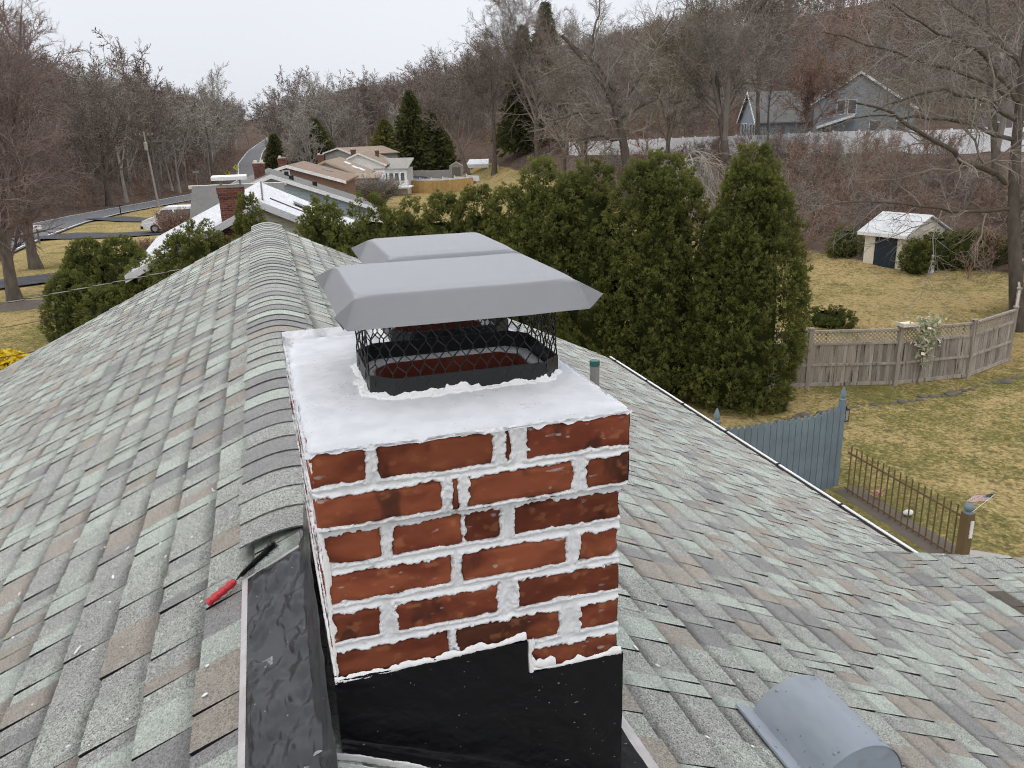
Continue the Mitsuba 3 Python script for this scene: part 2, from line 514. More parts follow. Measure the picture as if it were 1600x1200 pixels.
# the 300 tabs that show largest are pieces, the rest one cover
score = []
for (v, f, uv), c in pieces:
    d = c - CAM
    z = d @ _f
    px, py = (d @ _r2) / max(z, .01) * 1.655, (d @ _u2) / max(z, .01) * 1.655
    vis = z > .3 and abs(px) < 1.03 and abs(py) < .78
    nz = np.cross(v[1] - v[0], v[2] - v[0])
    area = abs(nz @ d) / np.linalg.norm(d) ** 3
    score.append(area if vis else 0)
order = np.argsort(-np.array(score))
rest = MB()
for k, i in enumerate(order):
    v, f, uv = pieces[i][0]
    if k < 300:
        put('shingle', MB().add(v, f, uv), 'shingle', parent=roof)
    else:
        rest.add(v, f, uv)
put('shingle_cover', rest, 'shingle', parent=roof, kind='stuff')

# walls, gutter, drip edge
mb = MB()
for x0, x1, ya, yb in ((-3.3, 3.15, Y_NEAR + .3, Y_FAR - .35), (3.15, 5.6, Y_NEAR + .3, PORCH_Y - .35)):
    box(mb, x0, x1, ya, yb, -.3, 5.05 if x1 < 4 else 4.9, (7.5, .5))
mb.add([[-3.3, Y_FAR - .36, 5.05], [3.15, Y_FAR - .36, 5.05], [XR, Y_FAR - .36, 6.9]], [[0, 1, 2]], (7.5, .5))
put('wall', mb, 'siding', parent=house)
GX0, GT = EAVE_X - .06, EAVE_T
gx_ = lambda yy: GX0 + GT * (Y_FAR - yy)
gz_ = lambda yy: ZR - SL * (gx_(yy) - .02 - XR) - .02
GY = np.array([PORCH_Y + .02, Y_FAR + .02])


def sweep(prof):
    v = np.array([[gx_(yy) + a, yy, gz_(yy) + b] for yy in GY for a, b in prof])
    n = len(prof)
    return v, np.array([[i, i + 1, n + i + 1, n + i] for i in range(n - 1)])


g = put('gutter', MB().add(*sweep([(.0, -.10), (.055, -.10), (.082, -.05), (.088, -.004), (.084, .002), (.066, .002), (.064, -.004)]), (.5, .8)), 'paint', parent=house, label='white gutter along the right eave')
put('trough', MB().add(*sweep([(.070, -.006), (.064, -.06), (.050, -.082), (.006, -.082), (.004, .0)]), (17.5, .3)), 'paint', parent=g)
c0, c1 = GY
put('drip_edge', hexa(MB(), [[gx_(yy) + a, yy, gz_(yy) + b] for a, b, yy in ((-.05, -.002, c0), (.016, -.004, c0), (.016, -.004, c1), (-.05, -.002, c1), (-.05, .026, c0), (.016, .006, c0), (.016, .006, c1), (-.05, .026, c1))], (7.5, 1.0)), 'paint', parent=g)
for yy in np.arange(PORCH_Y + .35, Y_FAR, .75):
    put('hanger', box(MB(), gx_(yy) + .017, gx_(yy) + .087, yy, yy + .022, gz_(yy) - .003, gz_(yy) + .005, (9.5, .5)), 'paint', parent=g)

# ------------------------------------------------------------------ chimney
CHZ, CY, CW, CD, INS, HC = 7.62, .018, .5, .75, .011, .0672
chim = house + '__chimney'


def fr_ch(v):
    v = np.asarray(v, float)
    c, s = math.cos(CY), math.sin(CY)
    return np.stack([c * v[:, 0] - s * v[:, 1], s * v[:, 0] + c * v[:, 1], v[:, 2] + CHZ], 1)


ROWS = [[(.002, .084), (.097, .275), (.292, .303), (.327, .500)],
        [(.004, .192), (.207, .217), (.231, .404), (.425, .500)],
        [(.011, .097), (.112, .223), (.2255, .284), (.306, .489)],
        [(.011, .202), (.219, .397), (.416, .489)],
        [(.011, .086), (.108, .278), (.308, .489)],
        [(.011, .193), (.204, .382), (.416, .489)],
        [(.011, .090), (.105, .29), (.327, .489)],
        [(.011, .193), (.210, .39), (.405, .489)]]
SIDE = [[(.105, .29), (.305, .49), (.505, .695)], [(.205, .395), (.41, .595), (.61, .66)]]
# face: origin of s, direction of s, outward normal
FACES = {'front': (np.array([0, 0, 0.]), np.array([1., 0, 0]), np.array([0, -1., 0]), CW),
         'left': (np.array([0, 0, 0.]), np.array([0, 1., 0]), np.array([-1., 0, 0]), CD),
         'right': (np.array([CW, 0, 0.]), np.array([0, 1., 0]), np.array([1., 0, 0]), CD),
         'back': (np.array([0, CD, 0.]), np.array([1., 0, 0]), np.array([0, 1., 0]), CW)}


def rects_of(face):
    out = []
    for k in range(12):
        mid = -.034 - HC * k
        if face in ('front', 'back'):
            row = ROWS[k] if k < 8 else ROWS[4 + k % 2]
        else:
            row = SIDE[k % 2]
        h = .0262 if k else .0285
        for j, (a, b) in enumerate(row):
            z0, z1 = mid - h, mid + h
            out.append((a, b, z0, z1, 0.0 if k < 2 else -INS, k))
    return out


def brick_mesh(face, a, b, z0, z1, h0, seed, depth):
    o, ux, nn, L = FACES[face]
    r = np.random.default_rng(seed)
    nu, nv = max(4, int((b - a) / .006)), 10
    u = np.linspace(0, 1, nu)
    w = np.linspace(0, 1, nv)
    U, Wv = np.meshgrid(u, w, indexing='ij')
    s, z = a + U * (b - a), z0 + Wv * (z1 - z0)
    q = np.stack([s * 60 + seed * 7.3, z * 60, s * 0 + seed], -1)
    edge = np.minimum.reduce([U * (b - a), (1 - U) * (b - a), Wv * (z1 - z0), (1 - Wv) * (z1 - z0)])
    jit = np.clip(1 - edge / .012, 0, 1)
    s = s + jit * (npfbm(q * .8, 3, 3) - .5) * .007 * (1 if (b - a) > .03 else .4)
    z = z + jit * (npfbm(q * .8 + 9, 3, 5) - .5) * .006
    R = .005
    h = h0 + (npfbm(q * .5, 4, 2) - .5) * .004
    chip = np.clip(npfbm(q * .33 + 4, 3, 8) - .60, 0, 1) * .05
    e = np.clip(1 - edge / R, 0, 1)
    h = h - (R - np.sqrt(np.maximum(R * R - (R * e) ** 2, 0))) - chip * np.clip(1 - edge / .02, 0, 1)
    v = o + s[..., None] * ux + h[..., None] * nn + np.stack([0 * z, 0 * z, z], -1)
    v = v.reshape(-1, 3)
    f = grid_vf(nu, nv)
    ring = [i * nv for i in range(nu)] + [(nu - 1) * nv + j for j in range(1, nv)] + [i * nv + nv - 1 for i in range(nu - 2, -1, -1)] + [j for j in range(nv - 2, 0, -1)]
    back = v[ring] - nn * depth
    n0 = len(v)
    m = len(ring)
    v = np.vstack([v, back])
    f = np.vstack([f, [[ring[(i + 1) % m], ring[i], n0 + i, n0 + (i + 1) % m] for i in range(m)]])
    if face in ('left', 'back'):
        f = f[:, ::-1]
    tone = float(r.random())
    return MB().add(fr_ch(v), f, (tone, 1.0))


sd = 0
for face in ('front', 'left', 'right', 'back'):
    for a, b, z0, z1, h0, k in rects_of(face):
        sd += 1
        if face == 'back':
            z0, z1 = z0 - .022, z1 - .024
        if face in ('left', 'right') and k == 0:
            z1 = z1 - .014
        if z1 < -.86 or (face in ('front',) and k > 7):
            continue
        corner = face in ('front', 'back') and (a < .02 or b > .48)
        depth = (.088 if (b - a) < .12 else .09) if corner else .03
        put('brick', brick_mesh(face, a, b, z0, z1, h0, sd, depth), 'brick', smooth=True, parent=chim)

# mortar, smeared over the edges of the bricks: a sheet per face, standing proud of or behind the brick faces
mb = MB()
for face in ('front', 'left', 'right', 'back'):
    o, ux, nn, L = FACES[face]
    st = .0020 if face == 'front' else (.003 if face == 'left' else .009)
    ns, nz = int(L / st), int(.80 / st)
    S, Z = np.meshgrid(np.linspace(.001, L - .001, ns), np.linspace(-.80, -.003, nz), indexing='ij')
    d = np.full(S.shape, -1.0)
    d = np.full(S.shape, 9.0)
    for a, b, z0, z1, h0, k in rects_of(face):
        if face in ('left', 'right') and a < .12:
            a = .102
        if face in ('front', 'back'):
            a, b = (-.06 if a < .02 else a), (L + .06 if b > L - .02 else b)
        dx, dz = np.maximum(a - S, S - b), np.maximum(z0 - Z, Z - z1)
        dd = np.where((dx > 0) & (dz > 0), np.hypot(dx, dz), np.maximum(dx, dz))
        d = np.minimum(d, dd)
    if face in ('left', 'right'):   # the corner bricks of the front show on the side
        for a, b, z0, z1, h0, k in rects_of('front'):
            if a < .02:
                dx, dz = np.maximum(-S, S - .088), np.maximum(z0 - Z, Z - z1)
                d = np.minimum(d, np.maximum(dx, dz))
    q = np.stack([S, Z, 0 * S + len(face)], -1)
    n1 = npfbm(q * [90, 110, 1], 4, 21) - .5
    n2 = npfbm(q * [24, 30, 1], 3, 22) - .5
    base = np.where(Z > -.132, 0.0, -INS)
    n3 = npfbm(q * [260, 300, 1], 2, 23) - .5
    dn = d + n1 * .009 + n2 * .010 + n3 * .0045 + .0005
    h = base + np.where(dn > 0, .0014 - .0060 * np.clip((dn - .0015) / .0065, 0, 1) ** 1.3 + n2 * .003, .0016 + dn * 2.5)
    h = np.maximum(h, base - .022) + n1 * .0030 + n3 * .0016
    lim = np.clip(np.minimum(S, L - S) / .006, 0, 1)     # round the corners of the stack
    h = h - (1 - lim) * .006 - np.where(Z > -.132, 0, 0)
    inset = INS * (Z < -.132)
    Sx = np.clip(S, inset, L - inset) if face in ('front', 'back') else np.clip(S, inset + .012, L - inset - .012)
    v = o + Sx[..., None] * ux + h[..., None] * nn + np.stack([0 * Z, 0 * Z, Z], -1)
    f = grid_vf(ns, nz)
    if face in ('left', 'back'):
        f = f[:, ::-1]
    mb.add(fr_ch(v.reshape(-1, 3)), f)
put('chimney', mb, 'mortar_coat', smooth=True, parent=house, label='brick chimney with white painted mortar smeared over the joints')

FLUES = [(.29, .304, .168, .122), (.332, .603, .124, .124)]   # centre and half sizes of the collar


def octagon(hx, hy, c):
    return np.array([[hx - c, -hy], [hx, -hy + c], [hx, hy - c], [hx - c, hy], [-hx + c, hy], [-hx, hy - c], [-hx, -hy + c], [-hx + c, -hy]])


# crown: rough white slab with two holes for the flues
st = .0045
nx, ny = int(CW / st) + 3, int(CD / st) + 3
gx = np.concatenate([[-.002], np.linspace(.0, CW, nx - 2), [CW + .002]])
gy = np.concatenate([[-.002], np.linspace(.0, CD, ny - 2), [CD + .002]])
X, Y = np.meshgrid(gx, gy, indexing='ij')
q = np.stack([X, Y, 0 * X], -1)
edge = np.minimum.reduce([X, CW - X, Y, CD - Y])
Z = .001 + (npfbm(q * 14, 4, 31) - .5) * .005 + (npfbm(q * 90, 3, 32) - .5) * .0022 - .010 * np.clip(1 - edge / .014, 0, 1) ** 2 - .022 * np.clip((Y - .45) / .3, 0, 1)
X2 = X + (npfbm(q * 40, 3, 33) - .5) * .007 * (edge < .02)
Y2 = Y + (npfbm(q * 40 + 5, 3, 34) - .5) * .007 * (edge < .02)
drip = -.004 - .022 * np.clip(npfbm(q * 55, 4, 35) - .36, 0, 1)
Z = np.where(edge < -.001, drip, Z)
X2 = np.where(X < -.001, -.003, np.where(X > CW + .001, CW + .003, X2))
Y2 = np.where(Y < -.001, -.0035, np.where(Y > CD + .001, CD + .003, Y2))
f = grid_vf(nx, ny)
cen = np.stack([X, Y], -1).reshape(-1, 2)[f].mean(1)
hole = np.zeros(len(f), bool)
for cx, cy, FW, FD in FLUES:
    hole |= (abs(cen[:, 0] - cx) < FW - .012) & (abs(cen[:, 1] - cy) < FD - .012)
put('crown', MB().add(fr_ch(np.stack([X2, Y2, Z], -1).reshape(-1, 3)), f[~hole]), 'white_coat', smooth=True, parent=chim, label='rough white coated crown on top of the chimney')

# flues: clay walls going down, pale rim
for cx, cy, FW, FD in FLUES:
    mb, rim = MB(), MB()
    ins_ = octagon(FW - .030, FD - .030, .03) + [cx, cy]
    out_ = octagon(FW - .004, FD - .004, .034) + [cx, cy]
    for i in range(8):
        a, b = ins_[i], ins_[(i + 1) % 8]
        mb.add(fr_ch([[*a, .001], [*b, .001], [*b, -.75], [*a, -.75]]), [[0, 1, 2, 3]])
        c, d = out_[i], out_[(i + 1) % 8]
        K = 14
        tt = np.linspace(0, 1, K)
        A = a + (b - a) * tt[:, None]
        C = c + (d - c) * tt[:, None]
        jn = (npfbm(np.stack([A[:, 0] * 60, A[:, 1] * 60, 0 * tt], 1), 3, 41) - .5) * .012
        za = np.full(K, -.013) + jn
        vv = np.vstack([np.c_[A, za], np.c_[A + (C - A) * .35, .002 + jn * .3], np.c_[C, np.full(K, .004)]])
        rim.add(fr_ch(vv), grid_vf(3, K))
    put('flue', mb, 'flue_clay', parent=chim, label='brick red clay flue seen through the mesh' if cy < .4 else None)
    put('flue_rim', rim, 'mortar_coat', smooth=True, parent=chim)

# white caulk smeared round the collars
for cx, cy, FW, FD in FLUES:
    mb = MB()
    oc = octagon(FW, FD, .036)
    pts = []
    for i in range(8):
        a, b = oc[i], oc[(i + 1) % 8]
        m = max(3, int(np.linalg.norm(b - a) / .0028))
        pts += [a + (b - a) * t for t in np.arange(m) / m]
    pts = np.array(pts + pts[:1])
    q = np.c_[pts + [cx, cy], np.zeros(len(pts))]
    nrm = pts / np.linalg.norm(pts, axis=1, keepdims=True)
    up = .004 + .026 * np.clip(npfbm(q * 38, 4, 51) - .42, 0, 1) + .035 * np.clip(npfbm(q * 110, 3, 57) - .60, 0, 1)
    wd_ = .004 + .026 * np.clip(npfbm(q * 34, 4, 52) - .30, 0, 1) + .03 * np.clip(npfbm(q * 120, 3, 53) - .55, 0, 1)
    K = 9
    rows = []
    for k in range(K):
        u = k / (K - 1)
        rr = .0012 + wd_ * u
        zz = .0035 + (up - .002) * (1 - u) ** 1.7 - .004 * (u > .95)
        nz = (npfbm(np.c_[q[:, :2] * 130, np.full(len(q), k * 1.7)], 3, 54) - .5)
        rows.append(np.c_[pts + [cx, cy] + nrm * (rr + nz * .004 * (0 < k < K - 1))[:, None], zz + nz * .006 * (k < K - 1)])
    v = np.stack(rows, 1).reshape(-1, 3)
    mb.add(fr_ch(v), grid_vf(len(pts), K)[:, ::-1])
    put('caulk', mb, 'caulk', smooth=True, parent=chim, label='ragged white caulk round the foot of the nearer collar' if cy < .4 else None)

# tar flashing on the front: high left half, lower right half
mb = MB()


def roofz(x):
    return ZR - CHZ - SL * (x - XR) + .008


def front_sheet(x0, x1, top, seed, h):
    nx, nz = int((x1 - x0) / .006), 56
    U, V = np.meshgrid(np.linspace(0, 1, nx), np.linspace(0, 1, nz), indexing='ij')
    X = x0 + (x1 - x0) * U
    zt = top + (npfbm(np.stack([X * 30, 0 * X, 0 * X + seed], -1), 3, 61) - .5) * .006
    zb = roofz(X) + .004
    s = V * 1.28
    Z = np.where(s < 1, zt + (zb - zt) * np.minimum(s, 1), zb)
    out = np.clip((s - .93) / .35, 0, 1) ** 1.2 * .026
    q = np.stack([X, Z, V], -1)
    Yv = -h - out + INS + (npfbm(q * [9, 9, 3], 3, 62 + seed) - .5) * .007 + (npfbm(q * [45, 45, 20], 3, 63) - .5) * .003 * np.clip(1.2 - s * 2.2, .35, 1.2)
    Z = Z + np.where(s > .95, .008 * npfbm(q * 12, 3, 64), 0)
    v = fr_ch(np.stack([X, Yv, Z], -1).reshape(-1, 3))
    mb.add(v, grid_vf(nx, nz)[:, ::-1])
    top_edge = v.reshape(nx, nz, 3)[:, 0]
    lower = top_edge + np.array([math.sin(CY), math.cos(CY), 0]) * .012
    mb.add(np.stack([top_edge, lower], 1).reshape(-1, 3), grid_vf(nx, 2))


front_sheet(.006, .322, -.388, 0, .009)
front_sheet(.318, CW - .004, -.452, 1, .006)
# return of the flashing round the right corner
U, V = np.meshgrid(np.linspace(0, 1, 40), np.linspace(0, 1, 30), indexing='ij')
Yc = .004 + U * (CD - .02)
Zt = np.where(Yc < .3, -.452, -.452)
Zb = roofz(np.full_like(Yc, CW)) + .003
X = CW - INS + .006 + np.clip((V - .86) / .14, 0, 1) ** 1.3 * .07 + (npfbm(np.stack([Yc * 9, V * 4, 0 * V], -1), 3, 66) - .5) * .008
mb.add(fr_ch(np.stack([X, Yc, Zt + (Zb - Zt) * np.minimum(V / .9, 1)], -1).reshape(-1, 3)), grid_vf(40, 30))
put('flashing', mb, 'tar', smooth=35, parent=chim, label='black tarred flashing stepped across the front of the chimney base')

# left apron lying on the left slope and turned up against the chimney
PL = slope_pt(-1)
nu, nv = 60, 130
U, V = np.meshgrid(np.linspace(0, 1, nu), np.linspace(0, 1, nv), indexing='ij')
Yv = -.34 + V * (.665 + .34)
turn = .80
wv = np.where(U < turn, .132 * (1 - U / turn), 0)
q = np.stack([U * 2.2, V * 9, 0 * U], -1)
wr = (npfbm(q * 1.3, 4, 71) - .5) * .040 + (npfbm(q * [5, 3, 1], 3, 72) - .5) * .008
edge = np.clip(np.minimum(U / .12, 1), 0, 1) * np.clip((1 - V) / .04, .0, 1)
h = .014 + np.maximum(wr, -.007) * edge
tilt = .012 * np.sin(V * 3.1) * (U < turn)
P0 = np.array([XR - wv * CA - SA * h, Yv, ZR - wv * SA + CA * h])
up = np.clip((U - turn) / (1 - turn), 0, 1)
xf = XR + .004 + up * .012 - np.clip(.25 - up, 0, .25) * .05
X = np.where(U < turn, P0[0], xf + wr * .3)
Zv = np.where(U < turn, P0[2], ZR + .012 + up * .115)
mb = MB()
mb.add(np.stack([X, Yv, Zv], -1).reshape(-1, 3), grid_vf(nu, nv)[:, ::-1])
put('apron', mb, 'tar_sheet', smooth=True, parent=chim, label='wrinkled dark apron flashing left of the chimney')
mb = MB()
strips = [MB(), MB(), MB()]
hexa(strips[0], [PL(.146, -.34, .006), PL(.131, -.34, .008), PL(.131, .662, .008), PL(.146, .662, .006), PL(.146, -.34, .0135), PL(.131, -.34, .0155), PL(.131, .662, .0155), PL(.146, .662, .0135)])
hexa(strips[1], [PL(.146, .655, .008), PL(-.01, .655, .010), PL(-.01, .664, .010), PL(.146, .664, .008), PL(.146, .655, .0145), PL(-.01, .655, .018), PL(-.01, .664, .018), PL(.146, .664, .0145)])
PR = slope_pt(1)
w1 = (CW - XR) / CA
hexa(strips[2], [PR(w1 + .02, -.1, .006), PR(w1 + .125, -.1, .006), PR(w1 + .10, .30, .006), PR(w1 + .02, .30, .006), PR(w1 + .02, -.1, .0155), PR(w1 + .125, -.1, .0155), PR(w1 + .10, .30, .0155), PR(w1 + .02, .30, .0155)])
for m_, l_ in zip(strips, ('bare metal edge along the left side of the apron', 'bare metal edge across the far end of the apron', 'bare pinkish metal flashing at the right foot of the chimney')):
    put('flashing_strip', m_, 'flashing_edge', parent=chim, label=l_)
# ragged white smear along the upper edge of the front flashing
mb = MB()


def smear(pts, w, out, seed, vert=True, thick=.004):
    """A thin strip of white coating with a torn outline along the polyline."""
    pts = np.asarray(pts, float)
    L = np.r_[0, np.cumsum(np.linalg.norm(np.diff(pts, axis=0), axis=1))]
    s_ = np.arange(0, L[-1], .0022)
    p = np.stack([np.interp(s_, L, pts[:, k]) for k in range(3)], 1)
    q = np.stack([s_ * 60, 0 * s_, 0 * s_ + seed], 1)
    hi = w * np.clip(.25 + 2.0 * (npfbm(q, 4, 82) - .30), .05, 2.2)
    lo = w * np.clip(.30 + 1.2 * (npfbm(q * .7 + 5, 4, 83) - .35), .1, 1.5)
    d = np.array([0, 0, 1.0]) if vert else np.array([1.0, 0, 0])
    rows = []
    for k, u in enumerate(np.linspace(-1, 1, 7)):
        wd2 = np.where(u > 0, hi, lo) * u
        nz = (npfbm(np.c_[s_ * 200, np.full(len(s_), u * 3), np.full(len(s_), seed)], 3, 84) - .5) * .0022
        th_ = thick * (1 - abs(u) ** 3) - .002 + nz
        rows.append(p + d * wd2[:, None] + np.array(out) * th_[:, None])
    mb.add(fr_ch(np.stack(rows, 1).reshape(-1, 3)), grid_vf(len(s_), 7))


FO = (0, -1.0, 0)
smear([(.006, .003, -.392), (.18, .004, -.387), (.322, .005, -.382)], .009, FO, 1)
smear([(.330, .006, -.446), (.40, .006, -.450), (CW - .006, .006, -.448)], .009, FO, 2)
smear([(.330, .006, -.440), (.372, .006, -.442)], .016, FO, 3)
smear([(.326, .005, -.385), (.328, .005, -.452)], .008, FO, 7, vert=False)
smear([(.004, .004, -.02), (.010, .008, -.16), (.012, .009, -.39)], .006, FO, 4, vert=False)
smear([(.0085, .01, -.385), (.0085, .3, -.382), (.0085, .66, -.385)], .008, (-1.0, 0, 0), 6)
smear([(-.03, -.030, -.488), (.05, -.034, -.522), (.12, -.036, -.556), (.26, -.040, -.622)], .016, (0, -.35, .94), 5, vert=False, thick=.012)
smear([(.0, -.052, -.500), (.10, -.055, -.548)], .008, (0, -.35, .94), 9, vert=False, thick=.010)
put('caulk', mb, 'caulk', smooth=True, parent=chim, label='ragged white coating along the stepped top of the black flashing', kind='stuff')

# paint splashes on the shingles
mb = MB()
r = np.random.default_rng(8)
for i in range(70):
    sgn = -1 if r.random() < .6 else 1
    P = slope_pt(sgn)
    if sgn < 0:
        w, yy = r.uniform(.17, 1.0) ** 1.0, r.uniform(-.1, 1.6)
    else:
        w, yy = r.uniform(.62, 1.3), r.uniform(-.1, 1.2)
    s = trimesh.creation.icosphere(subdivisions=1)
    a, b = r.uniform(.002, .008) * (2.0 if r.random() < .12 else 1), r.uniform(.0015, .004)
    th = r.uniform(0, 6.28)
    vv = s.vertices * [a, b, .002]
    c, d = math.cos(th), math.sin(th)
    o = np.array([P(w + c * x - d * y, yy + d * x + c * y, .012 + z) for x, y, z in vv])
    mb.add(o, s.faces if sgn > 0 else s.faces[:, ::-1])
put('paint_splash', mb, 'caulk', smooth=True, parent=roof, kind='stuff')

# ------------------------------------------------------------------ chimney caps


def lid_mesh(hx, hy):
    pts, faces = [], []

    def P(x, y, z):
        pts.append((x, y, z))
        return len(pts) - 1
    top, inn, H = [], [], []
    for sx, sy in ((-1, -1), (1, -1), (1, 1), (-1, 1)):
        inn.append(P(sx * (hx - .03), sy * (hy - .03), .003))
        top.append(P(sx * hx, sy * hy, 0))
        H.append(P(sx * (hx + .040), sy * (hy + .032), -.022))
    # flange lower corners: (corner, side along x) and (corner, side along y)
    Fx = [P(sx * (hx + .020), sy * (hy + .019), -.050) for sx, sy in ((-1, -1), (1, -1), (1, 1), (-1, 1))]
    Fy = [P(sx * (hx + .024), sy * (hy + .016), -.050) for sx, sy in ((-1, -1), (1, -1), (1, 1), (-1, 1))]
    faces += [[inn[0], inn[1], inn[2]], [inn[0], inn[2], inn[3]]]
    for i in range(4):
        j = (i + 1) % 4
        faces += [[top[i], top[j], inn[j]], [top[i], inn[j], inn[i]]]
        A, B = (Fx[i], Fx[j]) if i % 2 == 0 else (Fy[i], Fy[j])
        faces += [[A, B, top[j]], [A, top[j], top[i]]]
        faces += [[H[i], A, top[i]]]
        faces += [[B, H[j], top[j]]]
    m = trimesh.Trimesh(np.array(pts), np.array(faces), process=False)
    for _ in range(5):
        m = m.subdivide()
    m.merge_vertices()
    v = np.array(m.vertices)
    e = m.edges_unique
    cnt = np.bincount(m.edges_unique_inverse, minlength=len(e))
    bd = np.zeros(len(v), bool)
    bd[e[cnt == 1].ravel()] = True
    deg = np.bincount(e.ravel(), minlength=len(v))[:, None]
    for _ in range(11):
        s = np.zeros_like(v)
        np.add.at(s, e[:, 0], v[e[:, 1]])
        np.add.at(s, e[:, 1], v[e[:, 0]])
        t = s / deg
        v = np.where(bd[:, None], v, v * .5 + t * .5)
    v[:, 2] += (npfbm(v * [6, 6, 0] + 3, 2, 9) - .5) * .004
    n = trimesh.Trimesh(v, m.faces, process=False).vertex_normals
    return v, np.array(m.faces), n


for ci, ((cx, cy, FW, FD), zl) in enumerate(zip(FLUES, (.183, .190))):
    LV, LF, LN = lid_mesh(*((.180, .151), (.122, .142))[ci])
    cap = fresh(house + '__chimney_cap')
    tag(cap, ('grey painted metal chimney cap with black mesh sides on the nearer flue', 'grey metal chimney cap on the farther flue, mostly hidden behind the nearer cap')[ci])
    mb = MB()
    off = np.array([cx - .006 if ci == 0 else cx, cy, zl])
    mb.add(fr_ch(LV + off), LF)
    put('lid', mb, 'cap_metal', smooth=True, parent=cap)
    # collar: two skins and a lip
    for nm, z0, z1 in (('collar', -.006, .035), ('top_band', zl - .018, zl - .006)):
        mb = MB()
        oc, ic = octagon(FW, FD, .036) + [cx, cy], octagon(FW - .0016, FD - .0016, .0355) + [cx, cy]
        v = np.vstack([np.c_[oc, np.full(8, z0)], np.c_[oc, np.full(8, z1)], np.c_[ic, np.full(8, z1)], np.c_[ic, np.full(8, z0)]])
        for i in range(8):
            j = (i + 1) % 8
            for k in range(4):
                m4 = (k + 1) % 4
                q4 = v[[k * 8 + i, k * 8 + j, m4 * 8 + j, m4 * 8 + i]]
                mb.add(fr_ch(q4), [[0, 1, 2, 3]])
        put(nm, mb, 'black_metal', parent=cap)
    # expanded metal mesh wrapped round the collar
    oc = octagon(FW - .0008, FD - .0008, .036) + [cx, cy]
    per = np.vstack([oc, oc[:1]])
    L = np.r_[0, np.cumsum(np.linalg.norm(np.diff(per, axis=0), axis=1))]
    ncol = int(round(L[-1] / .0115 / 2)) * 2
    step = L[-1] / ncol
    nrow = 8
    z0, z1 = .020, zl - .010
    mb = MB()

    def node(i, j):
        s = (i % ncol) * step
        return np.array([np.interp(s, L, per[:, 0]), np.interp(s, L, per[:, 1]), z0 + (z1 - z0) * j / nrow])
    rr = np.random.default_rng(3 + ci)
    bend = {(i, j): rr.normal(size=3) * [.0012, .0012, .001] for i in range(ncol) for j in range(nrow + 1)}
    for i in range(ncol):
        for j in range(nrow):
            if (i + j) % 2:
                continue
            for k in (1, -1):
                a = node(i, j) + bend[i, j]
                b = node(i + k, j + 1) + bend[(i + k) % ncol, j + 1]
                tube(mb, fr_ch([a + [0, 0, -.003], a + [0, 0, .003], b - [0, 0, .003], b + [0, 0, .003]]), .00115, 4)
    put('mesh_side', mb, 'black_metal', parent=cap)

# ------------------------------------------------------------------ vent hood, pipe, brush
# roof vent: half barrel lying along the slope's contour with closed ends
mb = MB()
wv0 = (1.116 - XR) / CA
Rv, kv = .120, 1.18
th = np.linspace(0, np.pi, 40)


def ring(y, R, k=kv, lift=0.0):
    return np.array([PR(wv0 + R * math.cos(t) * 1.0, y, R * k * math.sin(t) + lift + .004) for t in th])


ya, yb = .125, .392
A = [ring(ya - .004, Rv * 1.012), ring(ya + .006, Rv * 1.012), ring(ya + .008, Rv), ring((ya + yb) / 2, Rv), ring(yb - .012, Rv), ring(yb - .003, Rv * .985), ring(yb, Rv * .95)]
v = np.vstack(A)
mb.add(v, grid_vf(len(A), len(th)))
for yy, rr_, fl in ((ya, Rv, False), (yb, Rv * .95, True)):
    R0 = ring(yy, rr_)
    c = PR(wv0, yy, .02)
    n = len(R0)
    ff = np.array([[0, i + 1, i + 2] for i in range(n - 1)])
    mb.add(np.vstack([c, R0]), ff if not fl else ff[:, ::-1])
vent = house + '__vent_hood'
put('vent_hood', mb, 'vent_metal', smooth=40, parent=house, label='rounded blue grey metal vent hood on the right slope')
mb = MB()
hexa(mb, [PR(wv0 - .165, -.1, .010), PR(wv0 + .19, -.1, .010), PR(wv0 + .19, .40, .010), PR(wv0 - .165, .40, .010), PR(wv0 - .165, -.1, .0155), PR(wv0 + .19, -.1, .0155), PR(wv0 + .19, .40, .0155), PR(wv0 - .165, .40, .0155)])
put('base_plate', mb, 'vent_metal', parent=vent)
for yy, t_ in ((ya + .02, .5), (ya + .02, 1.5), (ya + .02, 2.5), (yb - .02, .6), (yb - .02, 1.6), (yb - .02, 2.5)):
    o_ = PR(wv0 + Rv * math.cos(t_), yy, Rv * kv * math.sin(t_) + .005)
    sc_ = trimesh.creation.icosphere(subdivisions=1, radius=.0042)
    put('screw', MB().add(sc_.vertices * [1, 1, .8] + o_, sc_.faces), 'vent_metal', smooth=True, parent=vent)
px_, py_ = 2.38, 4.92
pz_ = ZR - SL * (px_ - XR)
pipe = house + '__vent_pipe'
put('vent_pipe', tube(MB(), [[px_, py_, pz_ - .05], [px_, py_, pz_ + .20]], .038, 16, (21.5, .6)), 'paint', smooth=40, parent=house)
put('pipe_collar', tube(MB(), [[px_, py_, pz_ + .17], [px_, py_, pz_ + .212], [px_, py_, pz_ + .216]], [.041, .041, .034], 16, (20.5, 1.0)), 'gloss', smooth=40, parent=pipe, label='teal green cap of the vent pipe')

